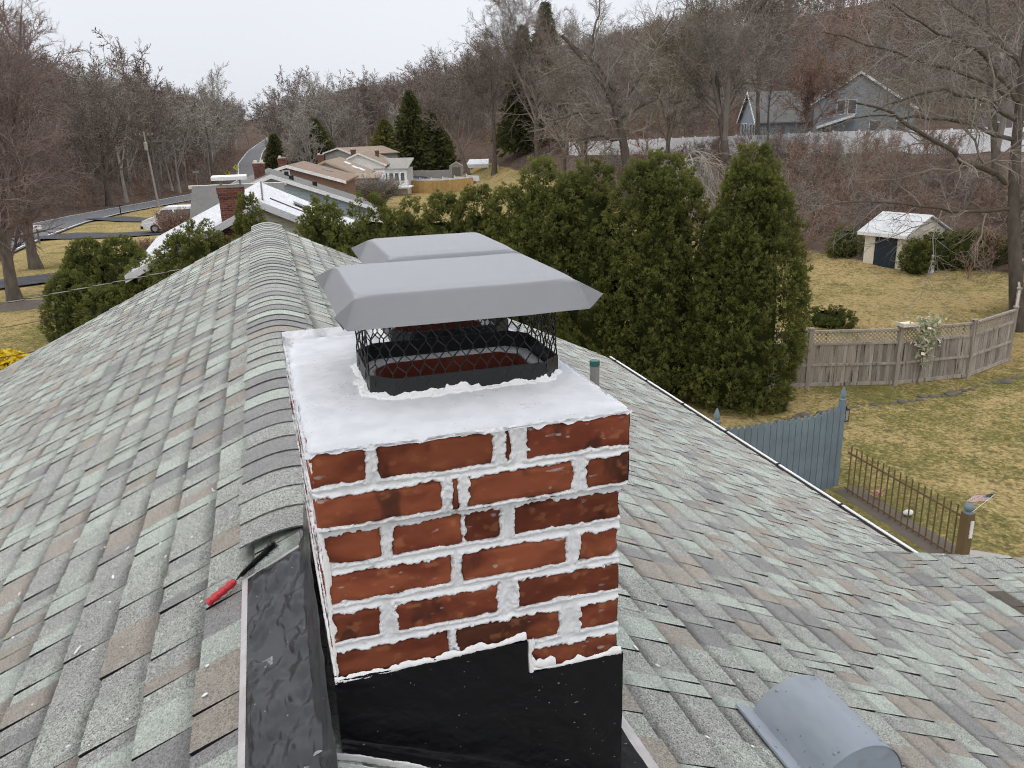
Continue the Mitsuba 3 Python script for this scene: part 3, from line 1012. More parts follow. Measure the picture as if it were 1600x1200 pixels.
brush = thing('chimney_brush', 'small brush with red plastic handle and black bristles lying on the left roof slope', 'brush')
a = PL((.235 + XR) / CA, .687, .022)
b = PL((.168 + XR) / CA, .716, .024)
c = PL((.150 + XR) / CA, .730, .026)
d = PL((.062 + XR) / CA, .786, .030)
a, b, c, d = (PL((x_ + XR) / CA, y_, h_) for x_, y_, h_ in ((.230, .642, .020), (.164, .664, .0225), (.149, .671, .0255), (.064, .681, .042)))
mb = MB()
ts = np.linspace(0, 1, 29)
grip = .0088 + .0008 * np.sign(np.sin(ts * 2 * np.pi * 4.0)) * (abs(np.sin(ts * 2 * np.pi * 4.0)) > .3)
grip[0] = grip[-1] = .004
tube(mb, a + (b - a) * ts[:, None], grip, 12, (15.5, 1.0))
put('handle', mb, 'gloss', smooth=40, parent=brush)
put('wire', tube(MB(), [b, c, d], .0014, 6, (11.5, 1.0)), 'paint', parent=brush)
mb = MB()
r = np.random.default_rng(4)
ax = (d - c) / np.linalg.norm(d - c)
for i in range(1800):
    t = r.random()
    p0 = b + (d - b) * (.12 + .88 * t)
    w = r.normal(size=3)
    w -= ax * (w @ ax)
    w /= np.linalg.norm(w)
    L = r.uniform(.008, .025) * (.45 + .55 * t)
    w = w + ax * .5
    q = np.cross(w, ax) * .0011
    mb.add([p0 - q, p0 + q, p0 + w * L], [[0, 1, 2]], (9.5, 1.0))
tube(mb, [b, c, c + (d - c) * .5, d], [.0012, .004, .0065, .005], 8, (9.5, 1.0))
put('bristles', mb, 'paint', parent=brush)
# ------------------------------------------------------------------ terrain, road, drives


def sst(a, b, x):
    t = np.clip((x - a) / (b - a), 0, 1)
    return t * t * (3 - 2 * t)


def base_x(y):
    return 26.5 + .06 * np.maximum(y - 40, 0) + .75 * np.maximum(36 - y, 0)


def ground(x, y):
    x, y = np.asarray(x, float), np.asarray(y, float)
    z = .3 * sst(2, -6, x) * sst(60, 40, y) - 4.0 * sst(45, 150, y) * sst(48, 24, x)
    xe = x - base_x(y)
    z = z + (4.2 * sst(-2, 21, xe) + 1.2 * sst(21, 60, xe))
    z = z + 41 * sst(85, 250, x) * (1 - .6 * sst(480, 1050, y)) * sst(20, 90, y)
    z = z + 15 * sst(-30, -105, x - .10 * (y - 80)) * sst(30, 90, y) * (1 - .5 * sst(200, 330, y))
    return z


G = lambda x, y: float(ground(x, y))
ROAD = np.array([(-19, 20), (-20.3, 60), (-21.4, 82), (-22.6, 105), (-21.6, 124), (-18.2, 138), (-13.2, 150), (-8.2, 160.5), (-3.8, 172), (-1.9, 190), (-2.2, 220), (-3.0, 262), (-1.7, 336), (-.8, 372), (3, 460), (10, 600)], float)


def dense(path, step):
    path = np.asarray(path, float)
    L = np.r_[0, np.cumsum(np.linalg.norm(np.diff(path, axis=0), axis=1))]
    s = np.linspace(0, L[-1], max(2, int(L[-1] / step)))
    p = np.stack([np.interp(s, L, path[:, k]) for k in range(path.shape[1])], 1)
    for _ in range(4 if len(path) > 2 else 0):
        p[1:-1] = (p[:-2] + 2 * p[1:-1] + p[2:]) / 4
    return p


ROADD = dense(ROAD, 3.0)


def road_off(x, y):
    """Signed distance left (-) / right (+) of the road's middle, by y."""
    return x - np.interp(y, ROADD[:, 1], ROADD[:, 0])


def lawn_mask(x, y):
    m = np.ones_like(x)
    m = m * sst(-4.2, -3.2, road_off(x, y) + 0 * y)
    edge = x - base_x(y) - 2.2 - 3.5 * sst(70, 110, y)
    m = m * (1 - sst(-1.0, 1.2, edge))
    m = m * sst(150, 138, y - .25 * (x - 10))
    return m


def spaced(a, b, fine, far, step, grow):
    mid = np.arange(a, b + fine / 2, fine)
    hi = [b]
    d = fine
    while hi[-1] < far[1]:
        d *= grow
        hi.append(hi[-1] + d)
    lo = [a]
    d = fine
    while lo[-1] > far[0]:
        d *= grow
        lo.append(lo[-1] - d)
    return np.concatenate([lo[:0:-1], mid, hi[1:]])


xs = spaced(-45, 75, .9, (-3000, 3000), 1, 1.12)
ys = spaced(0, 175, .9, (-400, 5000), 1, 1.10)
X, Y = np.meshgrid(xs, ys, indexing='ij')
Z = ground(X, Y)
near = (abs(X) < 80) & (Y < 200) & (Y > -5)
Z = Z + np.where(near, (npfbm(np.stack([X * .25, Y * .25, 0 * X], -1), 3, 90) - .5) * .10, 0)
under = sst(5.0, 3.4, abs(road_off(X, Y))) * (Y > 15)
Z = Z - .12 * under
lm = lawn_mask(X, Y)
Z = Z + (1 - lm) * np.where(near, (npfbm(np.stack([X * .6, Y * .6, 0 * X + 5], -1), 3, 91) - .4) * .5, 0) * (1 - under)
mb = MB().add(np.stack([X, Y, Z], -1).reshape(-1, 3), grid_vf(len(xs), len(ys)), np.stack([0 * X, lm], -1).reshape(-1, 2))
put('ground', mb, 'ground', smooth=True, kind='structure')


def strip(path, w0, w1, dz, step=1.5, nw=3, zfun=None):
    p = dense(path, step)
    t = np.gradient(p, axis=0)
    t /= np.linalg.norm(t, axis=1, keepdims=True)
    nrm = np.stack([t[:, 1], -t[:, 0]], 1)
    ws = np.linspace(w0, w1, nw)
    v = p[:, None] + ws[None, :, None] * nrm[:, None]
    z = ground(v[..., 0], v[..., 1]) + dz
    return np.concatenate([v, z[..., None]], -1).reshape(-1, 3), grid_vf(len(p), nw)[:, ::-1]


put('road', MB().add(*strip(ROAD, -3.3, 3.3, .02, 2.0, 5)), 'asphalt', smooth=True, kind='structure')
for w in (-2.95, 2.95):
    put('road_line', MB().add(*strip(ROAD, w - .07, w + .07, .026, 2.0, 2), (.5, .6)), 'paint', smooth=True, kind='structure')
put('driveway', MB().add(*strip([(-17.2, 45.6), (-12.6, 49.0), (-9.8, 50.3), (-3, 52)], -1.75, 1.75, .10)), 'dark_asphalt', smooth=True, kind='structure')
put('driveway', MB().add(*strip([(-18.2, 80.5), (-14, 75.8), (-10.5, 75.6), (-5, 77.5), (2, 79)], -2.6, 2.6, .10)), 'dark_asphalt', smooth=True, kind='structure')
put('driveway', MB().add(*strip([(-18.8, 112), (-12, 98), (-4, 94)], -2.2, 2.2, .10)), 'dark_asphalt', smooth=True, kind='structure')
# far hill, 3 km away
xs, ys = np.linspace(-900, 2600, 90), np.linspace(2300, 3900, 40)
X, Y = np.meshgrid(xs, ys, indexing='ij')
Z = -10 + 118 * np.exp(-((X - 400) / 300) ** 2) * np.exp(-((Y - 3100) / 420) ** 2) + 50 * np.exp(-((X - 1300) / 500) ** 2) * np.exp(-((Y - 3100) / 420) ** 2)
Z += (npfbm(np.stack([X / 160, Y / 160, 0 * X], -1), 4, 95) - .5) * 12
put('hill', MB().add(np.stack([X, Y, Z], -1).reshape(-1, 3), grid_vf(len(xs), len(ys)), (0.0, 0.0)), 'far_wood', smooth=True, kind='structure')

# ------------------------------------------------------------------ houses down the street


def ranch(name, label, xr, y0, L, zr, wl, wr, s, roof_c, wall_c, trim_c, ang=0.0, roof_label=None, zb=None):
    """A gabled house whose ridge runs back from its near gable; returns (key, local frame with z = 0 at the ridge)."""
    h = thing(name, label, 'house')
    fr = frame_at(xr, y0, zr, ang)
    zb = (zb if zb is not None else min(G(*fr([[a, b, 0]])[0][:2]) for a in (-wl, wr) for b in (0, L)) - .3) - zr
    t, o = .14, .30
    mb = MB()
    for sg, w in ((-1, wl), (1, wr)):
        v = np.array([[0, 0, 0], [sg * w, 0, -s * w], [sg * w, L, -s * w], [0, L, 0]], float)
        lo = v - [0, 0, t]
        q = [lo[0], lo[1], lo[2], lo[3], v[0], v[1], v[2], v[3]]
        hexa(mb, fr(np.array(q)), (roof_c + .5, .5))
    rk = put('roof', mb, 'paint', parent=h)
    for sg, w in ((-1, wl), (1, wr)):
        a = np.array([[0, -.05, .02], [sg * w, -.05, -s * w + .02]])
        q = np.array([a[0] - [0, 0, .26], a[1] - [0, 0, .26], a[1] + [0, .048, -.26], a[0] + [0, .048, -.26], a[0], a[1], a[1] + [0, .048, 0], a[0] + [0, .048, 0]])
        put('rake_board', hexa(MB(), fr(q), (trim_c + .5, 1.0)), 'paint', parent=rk)
    mb = MB()
    xl, xr_ = -wl + .35, wr - .35
    zl, zr2 = -s * (wl - .35) - t - .02, -s * (wr - .35) - t - .02
    prof = np.array([[xl, zb], [xr_, zb], [xr_, zr2], [0, -t - .02], [xl, zl]])
    v = np.vstack([np.c_[prof[:, 0], np.full(5, o), prof[:, 1]], np.c_[prof[:, 0], np.full(5, L - o), prof[:, 1]]])
    mb.add(fr(v[:5]), [[0, 1, 2], [0, 2, 3], [0, 3, 4]], (wall_c + .5, 1))
    mb.add(fr(v[5:]), [[2, 1, 0], [3, 2, 0], [4, 3, 0]], (wall_c + .5, 1))
    for i in range(5):
        j = (i + 1) % 5
        mb.add(fr(v[[j, i, 5 + i, 5 + j]]), [[0, 1, 2, 3]], (wall_c + .5, 1))
    put('wall', mb, 'siding', parent=h)
    return h, fr


def window(h, fr, x0, x1, z0, z1, y, frame_c=0.5, parent=None):
    w = put('window', box(box(box(box(MB(), x0 - .07, x0, y - .05, y + .02, z0 - .07, z1 + .07, (frame_c, 1), fr), x1, x1 + .07, y - .05, y + .02, z0 - .07, z1 + .07, (frame_c, 1), fr), x0, x1, y - .05, y + .02, z1, z1 + .07, (frame_c, 1), fr), x0, x1, y - .05, y + .02, z0 - .07, z0, (frame_c, 1), fr), 'paint', parent=parent or h)
    put('pane', box(MB(), x0, x1, y - .02, y, z0, z1, (10.5, 1), fr), 'gloss', parent=w)
    return w


def stack(h, fr, x0, x1, y0, y1, z0, z1, cap=True, label=None, corbel=.05):
    mb = MB()
    box(mb, x0, x1, y0, y1, z0, z1 - .35, (.5, 1), fr)
    box(mb, x0 - corbel / 2, x1 + corbel / 2, y0 - corbel / 2, y1 + corbel / 2, z1 - .35, z1 - .2, (.5, 1), fr)
    box(mb, x0 - corbel, x1 + corbel, y0 - corbel, y1 + corbel, z1 - .2, z1, (.5, 1), fr)
    c = put('chimney', mb, 'far_brick', parent=h, label=label)
    put('crown', box(MB(), x0 - .02, x1 + .02, y0 - .02, y1 + .02, z1, z1 + .06, (11.5, 1), fr), 'paint', parent=c)
    if cap:
        for u in ((x0 + x1) / 2 - .2, (x0 + x1) / 2 + .2)[:2 if x1 - x0 > .7 else 1]:
            put('flue_pot', tube(MB(), fr([[u, (y0 + y1) / 2, z1 + .06], [u, (y0 + y1) / 2, z1 + .22]]), .12, 8, (7.5, 1)), 'paint', parent=c)
    return c


# 1 white roofed house next door
h1, f1 = ranch('ranch_house', 'white roofed house just beyond the evergreen hedge with a white slab on its chimney', -.13, 30.3, 10.6, 5.32, 4.75, 5.0, .475, 24, 7, 24)
c1 = stack(h1, f1, -1.38, -.55, .28, .95, -1.9, .52, cap=False, label='dark stained brick chimney under a white slab')
put('chimney_slab', box(MB(), -1.55, -.38, .05, 1.1, .78, .90, (.5, 1), f1), 'paint', parent=c1, label='white slab on short posts over the chimney')
for a, b in ((-1.3, .35), (-.65, .35), (-1.3, .9), (-.65, .9)):
    put('slab_post', box(MB(), a, a + .06, b, b + .05, .58, .78, (11.5, 1), f1), 'paint', parent=c1)
put('roof_strip', tube(MB(), f1([[.08, 1.0, -.012], [.08, 10.6, -.012]]), .03, 6, (17.5, 1)), 'paint', parent=h1 + '__roof')
put('roof_strip', tube(MB(), f1([[.35, 3.0, -.14], [4.9, 3.0, -2.30]]), .03, 6, (17.5, 1)), 'paint', parent=h1 + '__roof')
put('skylight', hexa(MB(), f1([[1.3, 4.6, -.60], [1.9, 4.6, -.885], [1.9, 5.7, -.885], [1.3, 5.7, -.60], [1.3, 4.6, -.52], [1.9, 4.6, -.80], [1.9, 5.7, -.80], [1.3, 5.7, -.52]]), (9.5, 1)), 'gloss', parent=h1 + '__roof')
# 2 pale blue house
h2, f2 = ranch('ranch_house', 'pale blue sided house with a dark grey roof and brick chimney, second down the street', .6, 57.5, 8.6, 4.64, 4.3, 6.8, .37, 2, 1, 0)
stack(h2, f2, -1.05, -.32, 2.2, 2.9, -1.2, .62, label='brick chimney with white paint streaks')
box(scene_mb := MB(), 3.2, 6.9, -3.6, 0, -3.1, -2.75, (2.5, .5), f2)
put('porch_roof', scene_mb, 'paint', parent=h2)
put('porch_fascia', box(MB(), 3.15, 6.95, -3.66, -3.602, -3.1, -2.72, (.5, 1), f2), 'paint', parent=h2)
for a in (3.4, 4.6, 5.6, 6.7):
    put('porch_post', box(MB(), a, a + .14, -3.5, -3.36, -5.0, -3.1, (.5, 1), f2), 'paint', parent=h2)
for a, b in ((1.2, 2.0), (2.8, 3.6), (1.0, 5.4)):
    put('roof_vent', box(MB(), a, a + .3, b, b + .3, -.37 * a - .1, -.37 * a + .22, (9.5, 1), f2), 'paint', parent=h2 + '__roof')
# 3 brown house, turned with the bend
A3 = math.radians(20)
h3, f3 = ranch('ranch_house', 'brown sided house with a rusty brown roof and white rake boards, third down the street', 2.25, 79.3, 7.4, 4.13, 4.0, 5.2, .29, 3, 6, 0, math.radians(15))
stack(h3, f3, -1.0, -.35, 1.2, 1.8, -1.4, .55)
put('gable_vent', box(MB(), -.5, .2, .22, .28, -.95, -.42, (.5, 1), f3), 'paint', parent=h3)
put('skylight', hexa(MB(), f3([[2.4, 4.2, -.74], [3.2, 4.2, -.98], [3.2, 5.4, -.98], [2.4, 5.4, -.74], [2.4, 4.2, -.66], [3.2, 4.2, -.90], [3.2, 5.4, -.90], [2.4, 5.4, -.66]]), (9.5, 1)), 'gloss', parent=h3 + '__roof')
# 4 tan house with a rear wing
h4, f4 = ranch('ranch_house', 'tan sided house with a tan roof, skylights and a rear wing, fourth down the street', 7.3, 103.2, 9.0, 3.3, 4.2, 4.3, .42, 4, 5, 5, math.radians(17))
stack(h4, f4, -.95, -.3, .6, 1.2, -1.2, .62)
for u, vv in ((1.2, 5.0), (2.3, 4.0), (3.0, 4.4)):
    put('skylight', hexa(MB(), f4([[u, vv, -.42 * u], [u + .7, vv, -.42 * (u + .7)], [u + .7, vv + 1.2, -.42 * (u + .7)], [u, vv + 1.2, -.42 * u], [u, vv, -.42 * u + .09], [u + .7, vv, -.42 * (u + .7) + .09], [u + .7, vv + 1.2, -.42 * (u + .7) + .09], [u, vv + 1.2, -.42 * u + .09]]), (.5, 1)), 'gloss', parent=h4 + '__roof')
put('wing', box(MB(), 2.2, 6.4, -1.8, .28, -6.3, -1.95, (5.5, 1), f4), 'siding', parent=h4)
put('wing_roof', hexa(MB(), f4([[1.9, -2.1, -2.05], [6.7, -2.1, -2.05], [6.7, .2, -1.6], [1.9, .2, -1.6], [1.9, -2.1, -1.93], [6.7, -2.1, -1.93], [6.7, .2, -1.48], [1.9, .2, -1.48]]), (4.5, 1)), 'paint', parent=h4)
for a in (3.6, 5.2):
    window(h4, f4, a, a + .8, -4.1, -2.8, -1.8)
# 5 white house with a rear sunroom and deck
h5, f5 = ranch('ranch_house', 'white house with a tan roof, a windowed rear sunroom and a white deck', 14.86, 136.8, 9.0, 2.73, 4.2, 4.4, .42, 4, 0, 0, A3)
stack(h5, f5, -1.25, -.6, .5, 1.1, -1.2, .5)
stack(h5, f5, 1.6, 2.1, 5.0, 5.5, -1.2, .1)
put('sunroom', box(MB(), 2.4, 7.4, .6, 6.0, -6.7, -2.6, (.5, 1), f5), 'siding', parent=h5)
put('sunroom_roof', hexa(MB(), f5([[2.2, .2, -2.6], [7.7, .2, -2.6], [7.7, 6.2, -1.3], [2.2, 6.2, -1.3], [2.2, .2, -2.45], [7.7, .2, -2.45], [7.7, 6.2, -1.15], [2.2, 6.2, -1.15]]), (11.5, .6)), 'paint', parent=h5)
for a in (2.8, 3.7, 4.6, 5.5, 6.4):
    window(h5, f5, a, a + .6, -4.7, -3.2, .6)
deck = put('deck', box(MB(), 2.2, 8.4, -3.2, .5, -5.25, -5.1, (.5, 1), f5), 'paint', parent=h5)
put('deck_rail', box(box(MB(), 2.2, 8.4, -3.25, -3.17, -4.22, -4.12, (.5, 1), f5), 2.2, 8.4, -3.25, -3.17, -5.1, -5.0, (.5, 1), f5), 'paint', parent=deck, kind='stuff')
mb = MB()
for a in np.arange(2.2, 8.4, .16):
    box(mb, a, a + .05, -3.24, -3.18, -5.0, -4.22, (.5, 1), f5)
put('baluster', mb, 'paint', parent=deck, kind='stuff')
# 6 far house with a low brown roof
h6, f6 = ranch('ranch_house', 'distant house with a low brown roof behind the white house', 13.6, 158.0, 9.0, 2.95, 6.5, 6.5, .16, 4, 11, 0, math.radians(70))
# grey garage behind the white roof
mbg = thing('garage', 'grey shingled garage roof showing behind the white roof', 'garage')
fg_ = frame_at(-3.7, 50.2, 0, math.radians(3))
put('roof', hexa(MB(), fg_([[-.1, -2.4, 2.95], [4.9, -2.4, 2.95], [4.9, .3, 4.45], [-.1, .3, 4.45], [-.1, -2.4, 3.1], [4.9, -2.4, 3.1], [4.9, .3, 4.6], [-.1, .3, 4.6]]), (2.5, 1)), 'paint', parent=mbg)
put('wall', box(MB(), .1, 4.7, -2.1, 2.4, -.6, 2.98, (7.5, 1), fg_), 'siding', parent=mbg)
put('ridge_board', box(MB(), -.3, 5.0, .305, .6, 4.45, 4.62, (7.5, 1), fg_), 'paint', parent=mbg)


# two storey houses on the rise
def two_storey(label, x, y, z0, zr, wl, wr, L, s, ang, wall_c, roof_c):
    h, fr = ranch('two_storey_house', label, x, y, L, zr, wl, wr, s, roof_c, wall_c, 0, ang, zb=z0)
    return h, fr


t1, ft1 = two_storey('blue grey two storey house with white trim on the rise behind the white fence', 56.3, 72.5, 3.5, 11.1, 4.4, 5.4, 9, .66, math.radians(38), 8, 2)
for a, b, zl in ((-1.9, -1.2, -3.9), (-.9, -.2, -3.9), (1.2, 2.2, -5.9), (3.6, 4.4, -5.9), (-3.2, -2.4, -6.2)):
    window(t1, ft1, a, b, zl, zl + 1.25, .3)
put('entry_roof', hexa(MB(), ft1([[-3.6, -1.4, -5.2], [-.2, -1.4, -4.1], [-.2, .28, -4.1], [-3.6, .28, -5.2], [-3.6, -1.4, -5.02], [-.2, -1.4, -3.92], [-.2, .28, -3.92], [-3.6, .28, -5.02]]), (2.5, 1)), 'paint', parent=t1)
put('entry_trim', hexa(MB(), ft1([[-3.6, -1.46, -5.25], [-.2, -1.46, -4.15], [-.2, -1.41, -4.15], [-3.6, -1.41, -5.25], [-3.6, -1.46, -5.0], [-.2, -1.46, -3.9], [-.2, -1.41, -3.9], [-3.6, -1.41, -5.0]]), (.5, 1)), 'paint', parent=t1)
t2, ft2 = two_storey('long grey roofed house with white gable trim left of the blue grey house', 51.0, 84.0, 3.5, 9.6, 5.0, 5.0, 10, .62, math.radians(110), 8, 2)
for a in (-3.4, -1.8, 1.0, 2.6):
    window(t2, ft2, a, a + .9, -4.6, -3.3, .3)
t3, ft3 = two_storey('grey house with many white framed windows at the right, behind bare branches', 62.5, 55.5, 3.8, 10.2, 6.2, 6.2, 9, .40, math.radians(48), 2, 2)
for a, zl in ((-4.8, -5.2), (-3.2, -5.2), (-1.4, -5.2), (.6, -5.2), (2.4, -5.2), (4.2, -5.2), (-2.2, -2.9), (1.6, -2.9)):
    window(t3, ft3, a, a + 1.0, zl, zl + 1.3, .3)

# ------------------------------------------------------------------ shed in the yard
shed = thing('garden_shed', 'small white garden shed with dark door at the foot of the brush slope', 'shed')
LA, CB, RB = np.array([29.05, 35.35]), np.array([29.85, 33.3]), np.array([32.5, 33.75])
ex, ey = CB - LA, RB - CB
zs = .22


def shd(a, b, z):
    p = LA + ex * a + ey * b
    return [p[0], p[1], zs + z]


E_, R_ = 1.78, 2.55
mb = MB()
w5 = [shd(0, 0, -.3), shd(1, 0, -.3), shd(1, 1, -.3), shd(0, 1, -.3), shd(0, 0, E_), shd(1, 0, E_), shd(1, 1, E_), shd(0, 1, E_)]
hexa(mb, w5, (7.5, 1.0))
for a in (0, 1):
    tri = [shd(a, 0, E_), shd(a, 1, E_), shd(a, .5, R_ - .05)]
    mb.add(tri, [[0, 1, 2]], (7.5, 1.0))
put('wall', mb, 'paint', parent=shed)
mb = MB()
for b0, b1 in ((-.10, .5), (1.10, .5)):
    lo = E_ - .10
    v = [shd(-.1, b0, lo), shd(1.08, b0, lo), shd(1.08, b1, R_), shd(-.1, b1, R_)]
    hexa(mb, v + [list(np.array(q) + [0, 0, .06]) for q in v], (21.5 if False else .5, .1))
put('roof', mb, 'paint', parent=shed, label='pale grey gabled roof of the shed')
put('fascia', hexa(MB(), [shd(-.1, -.12, E_ - .22), shd(1.08, -.12, E_ - .22), shd(1.08, -.105, E_ - .22), shd(-.1, -.105, E_ - .22), shd(-.1, -.12, E_ - .05), shd(1.08, -.12, E_ - .05), shd(1.08, -.105, E_ - .05), shd(-.1, -.105, E_ - .05)], (.5, 1)), 'paint', parent=shed)
put('door', hexa(MB(), [shd(.28, -.03, 0), shd(.78, -.03, 0), shd(.78, -.002, 0), shd(.28, -.002, 0), shd(.28, -.03, 1.62), shd(.78, -.03, 1.62), shd(.78, -.002, 1.62), shd(.28, -.002, 1.62)], (18.5, .3)), 'paint', parent=shed, label='dark blue shed door')

# ------------------------------------------------------------------ fences
# white vinyl fence along the top of the slope
wf = thing('vinyl_fence', 'long white vinyl privacy fence along the top of the brush slope', 'fence')
path = dense([(42.3, 116), (43.1, 94), (44.9, 69.6), (46.6, 62.6), (48.6, 57.3), (51.5, 53.7), (55.2, 51.9), (62, 49.5)], 2.35)
for i in range(len(path) - 1):
    a, b = path[i], path[i + 1]
    za, zb_ = G(*a) - .05, G(*b) - .05
    d = (b - a) / np.linalg.norm(b - a)
    nrm = np.array([d[1], -d[0]]) * .025
    H = 1.85
    q = [[*(a - nrm), za], [*(b - nrm), zb_], [*(b + nrm), zb_], [*(a + nrm), za]]
    put('panel', hexa(MB(), q + [[x, y, z + H] for x, y, z in q], (.5, .6)), 'paint', parent=wf)
    put('post', box(MB(), a[0] - .065, a[0] + .065, a[1] - .065, a[1] + .065, za, za + H + .1, (.5, 1.0)), 'paint', parent=wf)
# weathered wood fence with a lattice top
wd = thing('wood_fence', 'weathered grey wood board fence with a lattice top curving round the yard', 'fence')
PP = [(11.3, 20.7), (12.9, 20.25), (15.01, 19.66), (17.54, 18.93), (20.02, 18.78), (22.5, 19.7), (24.9, 21.9), (27.4, 24.4), (30.1, 26.8)]
FH = 1.74
r = np.random.default_rng(21)
for i, (a, b) in enumerate(zip(PP[:-1], PP[1:])):
    a, b = np.array(a), np.array(b)
    L = np.linalg.norm(b - a)
    fr = frame_at(a[0], a[1], 0.0, math.atan2(-(b - a)[1], (b - a)[0]))
    put('post', box(box(MB(), -.065, .065, -.065, .065, -.2, FH + .06, (.55 + .2 * r.random(), 1), fr), -.085, .085, -.085, .085, FH + .061, FH + .11, (.6, 1), fr), 'old_wood', parent=wd)
    nb = int(L / .135)
    for j in range(nb):
        x0 = .07 + (L - .14) * j / nb
        x1 = .07 + (L - .14) * (j + 1) / nb - .012
        yo = r.normal() * .004
        put('board', box(MB(), x0, x1, -.010 + yo, .010 + yo, .12, FH - .40, (float(np.clip(.5 + r.normal() * .25, 0, 1)), 1), fr), 'old_wood', parent=wd)
    for z0, z1, y0, y1 in ((.06, .16, -.045, -.013), (.68, .75, -.05, -.013), (FH - .42, FH - .35, -.045, .02), (FH - .03, FH + .03, -.045, .03)):
        put('rail', box(MB(), .066, L - .066, y0, y1, z0, z1, (.62 + .2 * r.random(), 1), fr), 'old_wood', parent=wd)
    mb = MB()
    zl0, zl1 = FH - .35, FH - .03
    for sg, yo in ((1, 0.0), (-1, .012)):
        for x in np.arange(-.3, L + .3, .125):
            p0, p1 = np.array([x, zl0]), np.array([x + sg * (zl1 - zl0), zl1])
            d = p1 - p0
            t0, t1 = 0.0, 1.0
            for lim, s in ((.07, 1), (L - .07, -1)):
                u = (lim - p0[0]) / d[0]
                if d[0] * s > 0:
                    t0 = max(t0, u)
                else:
                    t1 = min(t1, u)
            if t1 - t0 < .05:
                continue
            A, B = p0 + d * t0, p0 + d * t1
            w = np.array([-d[1], d[0]]) / np.linalg.norm(d) * .0145
            c4 = [A - w, B - w, B + w, A + w]
            q = [[c[0], -.006 + yo, c[1]] for c in c4] + [[c[0], .004 + yo, c[1]] for c in c4]
            hexa(mb, fr(np.array(q)), (.7, 1))
    put('lattice', mb, 'old_wood', parent=wd, kind='stuff')
# blue grey picket fence
gf = thing('picket_fence', 'tall blue grey painted picket fence just beyond the gutter', 'fence')
FX = 11.48
FY = 13.36
for x in np.arange(6.4, 11.36, .152):
    H = 1.80 + .20 * np.clip((x - 10.4) / 1.0, 0, 1) ** 2 + r.normal() * .006
    w, th = .070, .012
    prof = np.array([[-w, 0], [w, 0], [w, H - .10], [w * .55, H - .035], [0, H], [-w * .55, H - .035], [-w, H - .10]])
    v = np.vstack([np.c_[x + prof[:, 0], np.full(7, FY - th), prof[:, 1]], np.c_[x + prof[:, 0], np.full(7, FY + th), prof[:, 1]]])
    f = [[0, k, k + 1] for k in range(1, 6)] + [[7, 8 + k, 7 + k] for k in range(1, 6)] + [[k, 7 + k, 7 + (k + 1) % 7] for k in range(7)] + [[k, 7 + (k + 1) % 7, (k + 1) % 7] for k in range(7)]
    put('picket', MB().add(v, np.array(f), (13.5, float(np.clip(.5 + r.normal() * .25, 0, 1)))), 'paint', parent=gf)
for z in (.4, 1.5):
    put('rail', box(MB(), 6.4, 11.36, FY + .0125, FY + .05, z, z + .08, (13.5, .6)), 'paint', parent=gf)
for x, zt in ((FX, 2.02), (8.46, 1.90)):
    c = put('post', box(MB(), x - .055, x + .055, FY + .06, FY + .17, 0, zt, (13.5, .6)), 'paint', parent=gf)
    zz = np.array([0, .02, .03, .07, .08, .13, .18, .24, .29, .305]) + zt
    rr = np.array([.07, .07, .045, .045, .06, .066, .055, .035, .014, .001])
    put('finial', tube(MB(), np.c_[np.full(10, x), np.full(10, FY + .115), zz], rr, 12, (13.5, 1)), 'paint', smooth=40, parent=c)
lan = thing('wall_lantern', 'small black lantern hanging on the tall blue grey fence post', 'lantern')
put('frame', box(box(box(MB(), FX + .06, FX + .16, 13.42, 13.52, 1.78, 1.80, (9.5, 1)), FX + .06, FX + .16, 13.42, 13.52, 1.52, 1.54, (9.5, 1)), FX + .10, FX + .12, 13.46, 13.48, 1.80, 1.86, (9.5, 1)), 'paint', parent=lan)
for a, b in ((.06, 13.42), (.15, 13.42), (.06, 13.51), (.15, 13.51)):
    put('bar', box(MB(), FX + a, FX + a + .01, b, b + .01, 1.54, 1.78, (9.5, 1)), 'paint', parent=lan)
put('pane', box(MB(), FX + .075, FX + .145, 13.435, 13.505, 1.545, 1.775, (11.5, 1)), 'gloss', parent=lan)
# bronze metal fence
mf = thing('metal_fence', 'low bronze brown metal bar fence between the blue grey fence and the brown post', 'fence')
ys_ = np.linspace(13.03, 10.05, 19)
for y in ys_:
    put('bar', box(MB(), FX - .010, FX + .010, y - .010, y + .010, .05, 1.12, (12.5, .5)), 'paint', parent=mf)
for z in (.10, .92):
    put('rail', box(MB(), FX - .016, FX + .016, 9.95, 13.13, z, z + .035, (12.5, .7)), 'paint', parent=mf)
bp = put('gate_post', box(MB(), FX - .075, FX + .075, 9.72, 9.90, 0, 1.06, (12.5, .6)), 'paint', label='square bronze brown post with a grey ball cap at the end of the bar fence', category='post')
zz = 1.06 + np.array([0, .015, .03, .05, .08, .12, .155, .18, .19])
put('ball_cap', tube(MB(), np.c_[np.full(9, FX), np.full(9, 9.81), zz], [.085, .085, .05, .06, .085, .09, .07, .035, .002], 14, (13.5, .8)), 'paint', smooth=50, parent=bp)
put('white_tie', box(MB(), FX - .01, FX + .055, 9.70, 9.718, .60, .93, (.5, 1)), 'paint', label='white strip hanging on the bronze brown post', category='strip')
flag = thing('hand_flag', 'small flag with pale red stripes and blue corner leaning on the brown post', 'flag')
s0, s1 = np.array([FX + .03, 9.75, 1.10]), np.array([FX + .33, 9.62, 1.46])
put('stick', tube(MB(), [s0, s1], .006, 6, (.5, 1)), 'paint', parent=flag)
e1 = (s0 - s1) / np.linalg.norm(s1 - s0)
e2 = np.array([-.80, .35, .10])
e2 /= np.linalg.norm(e2)
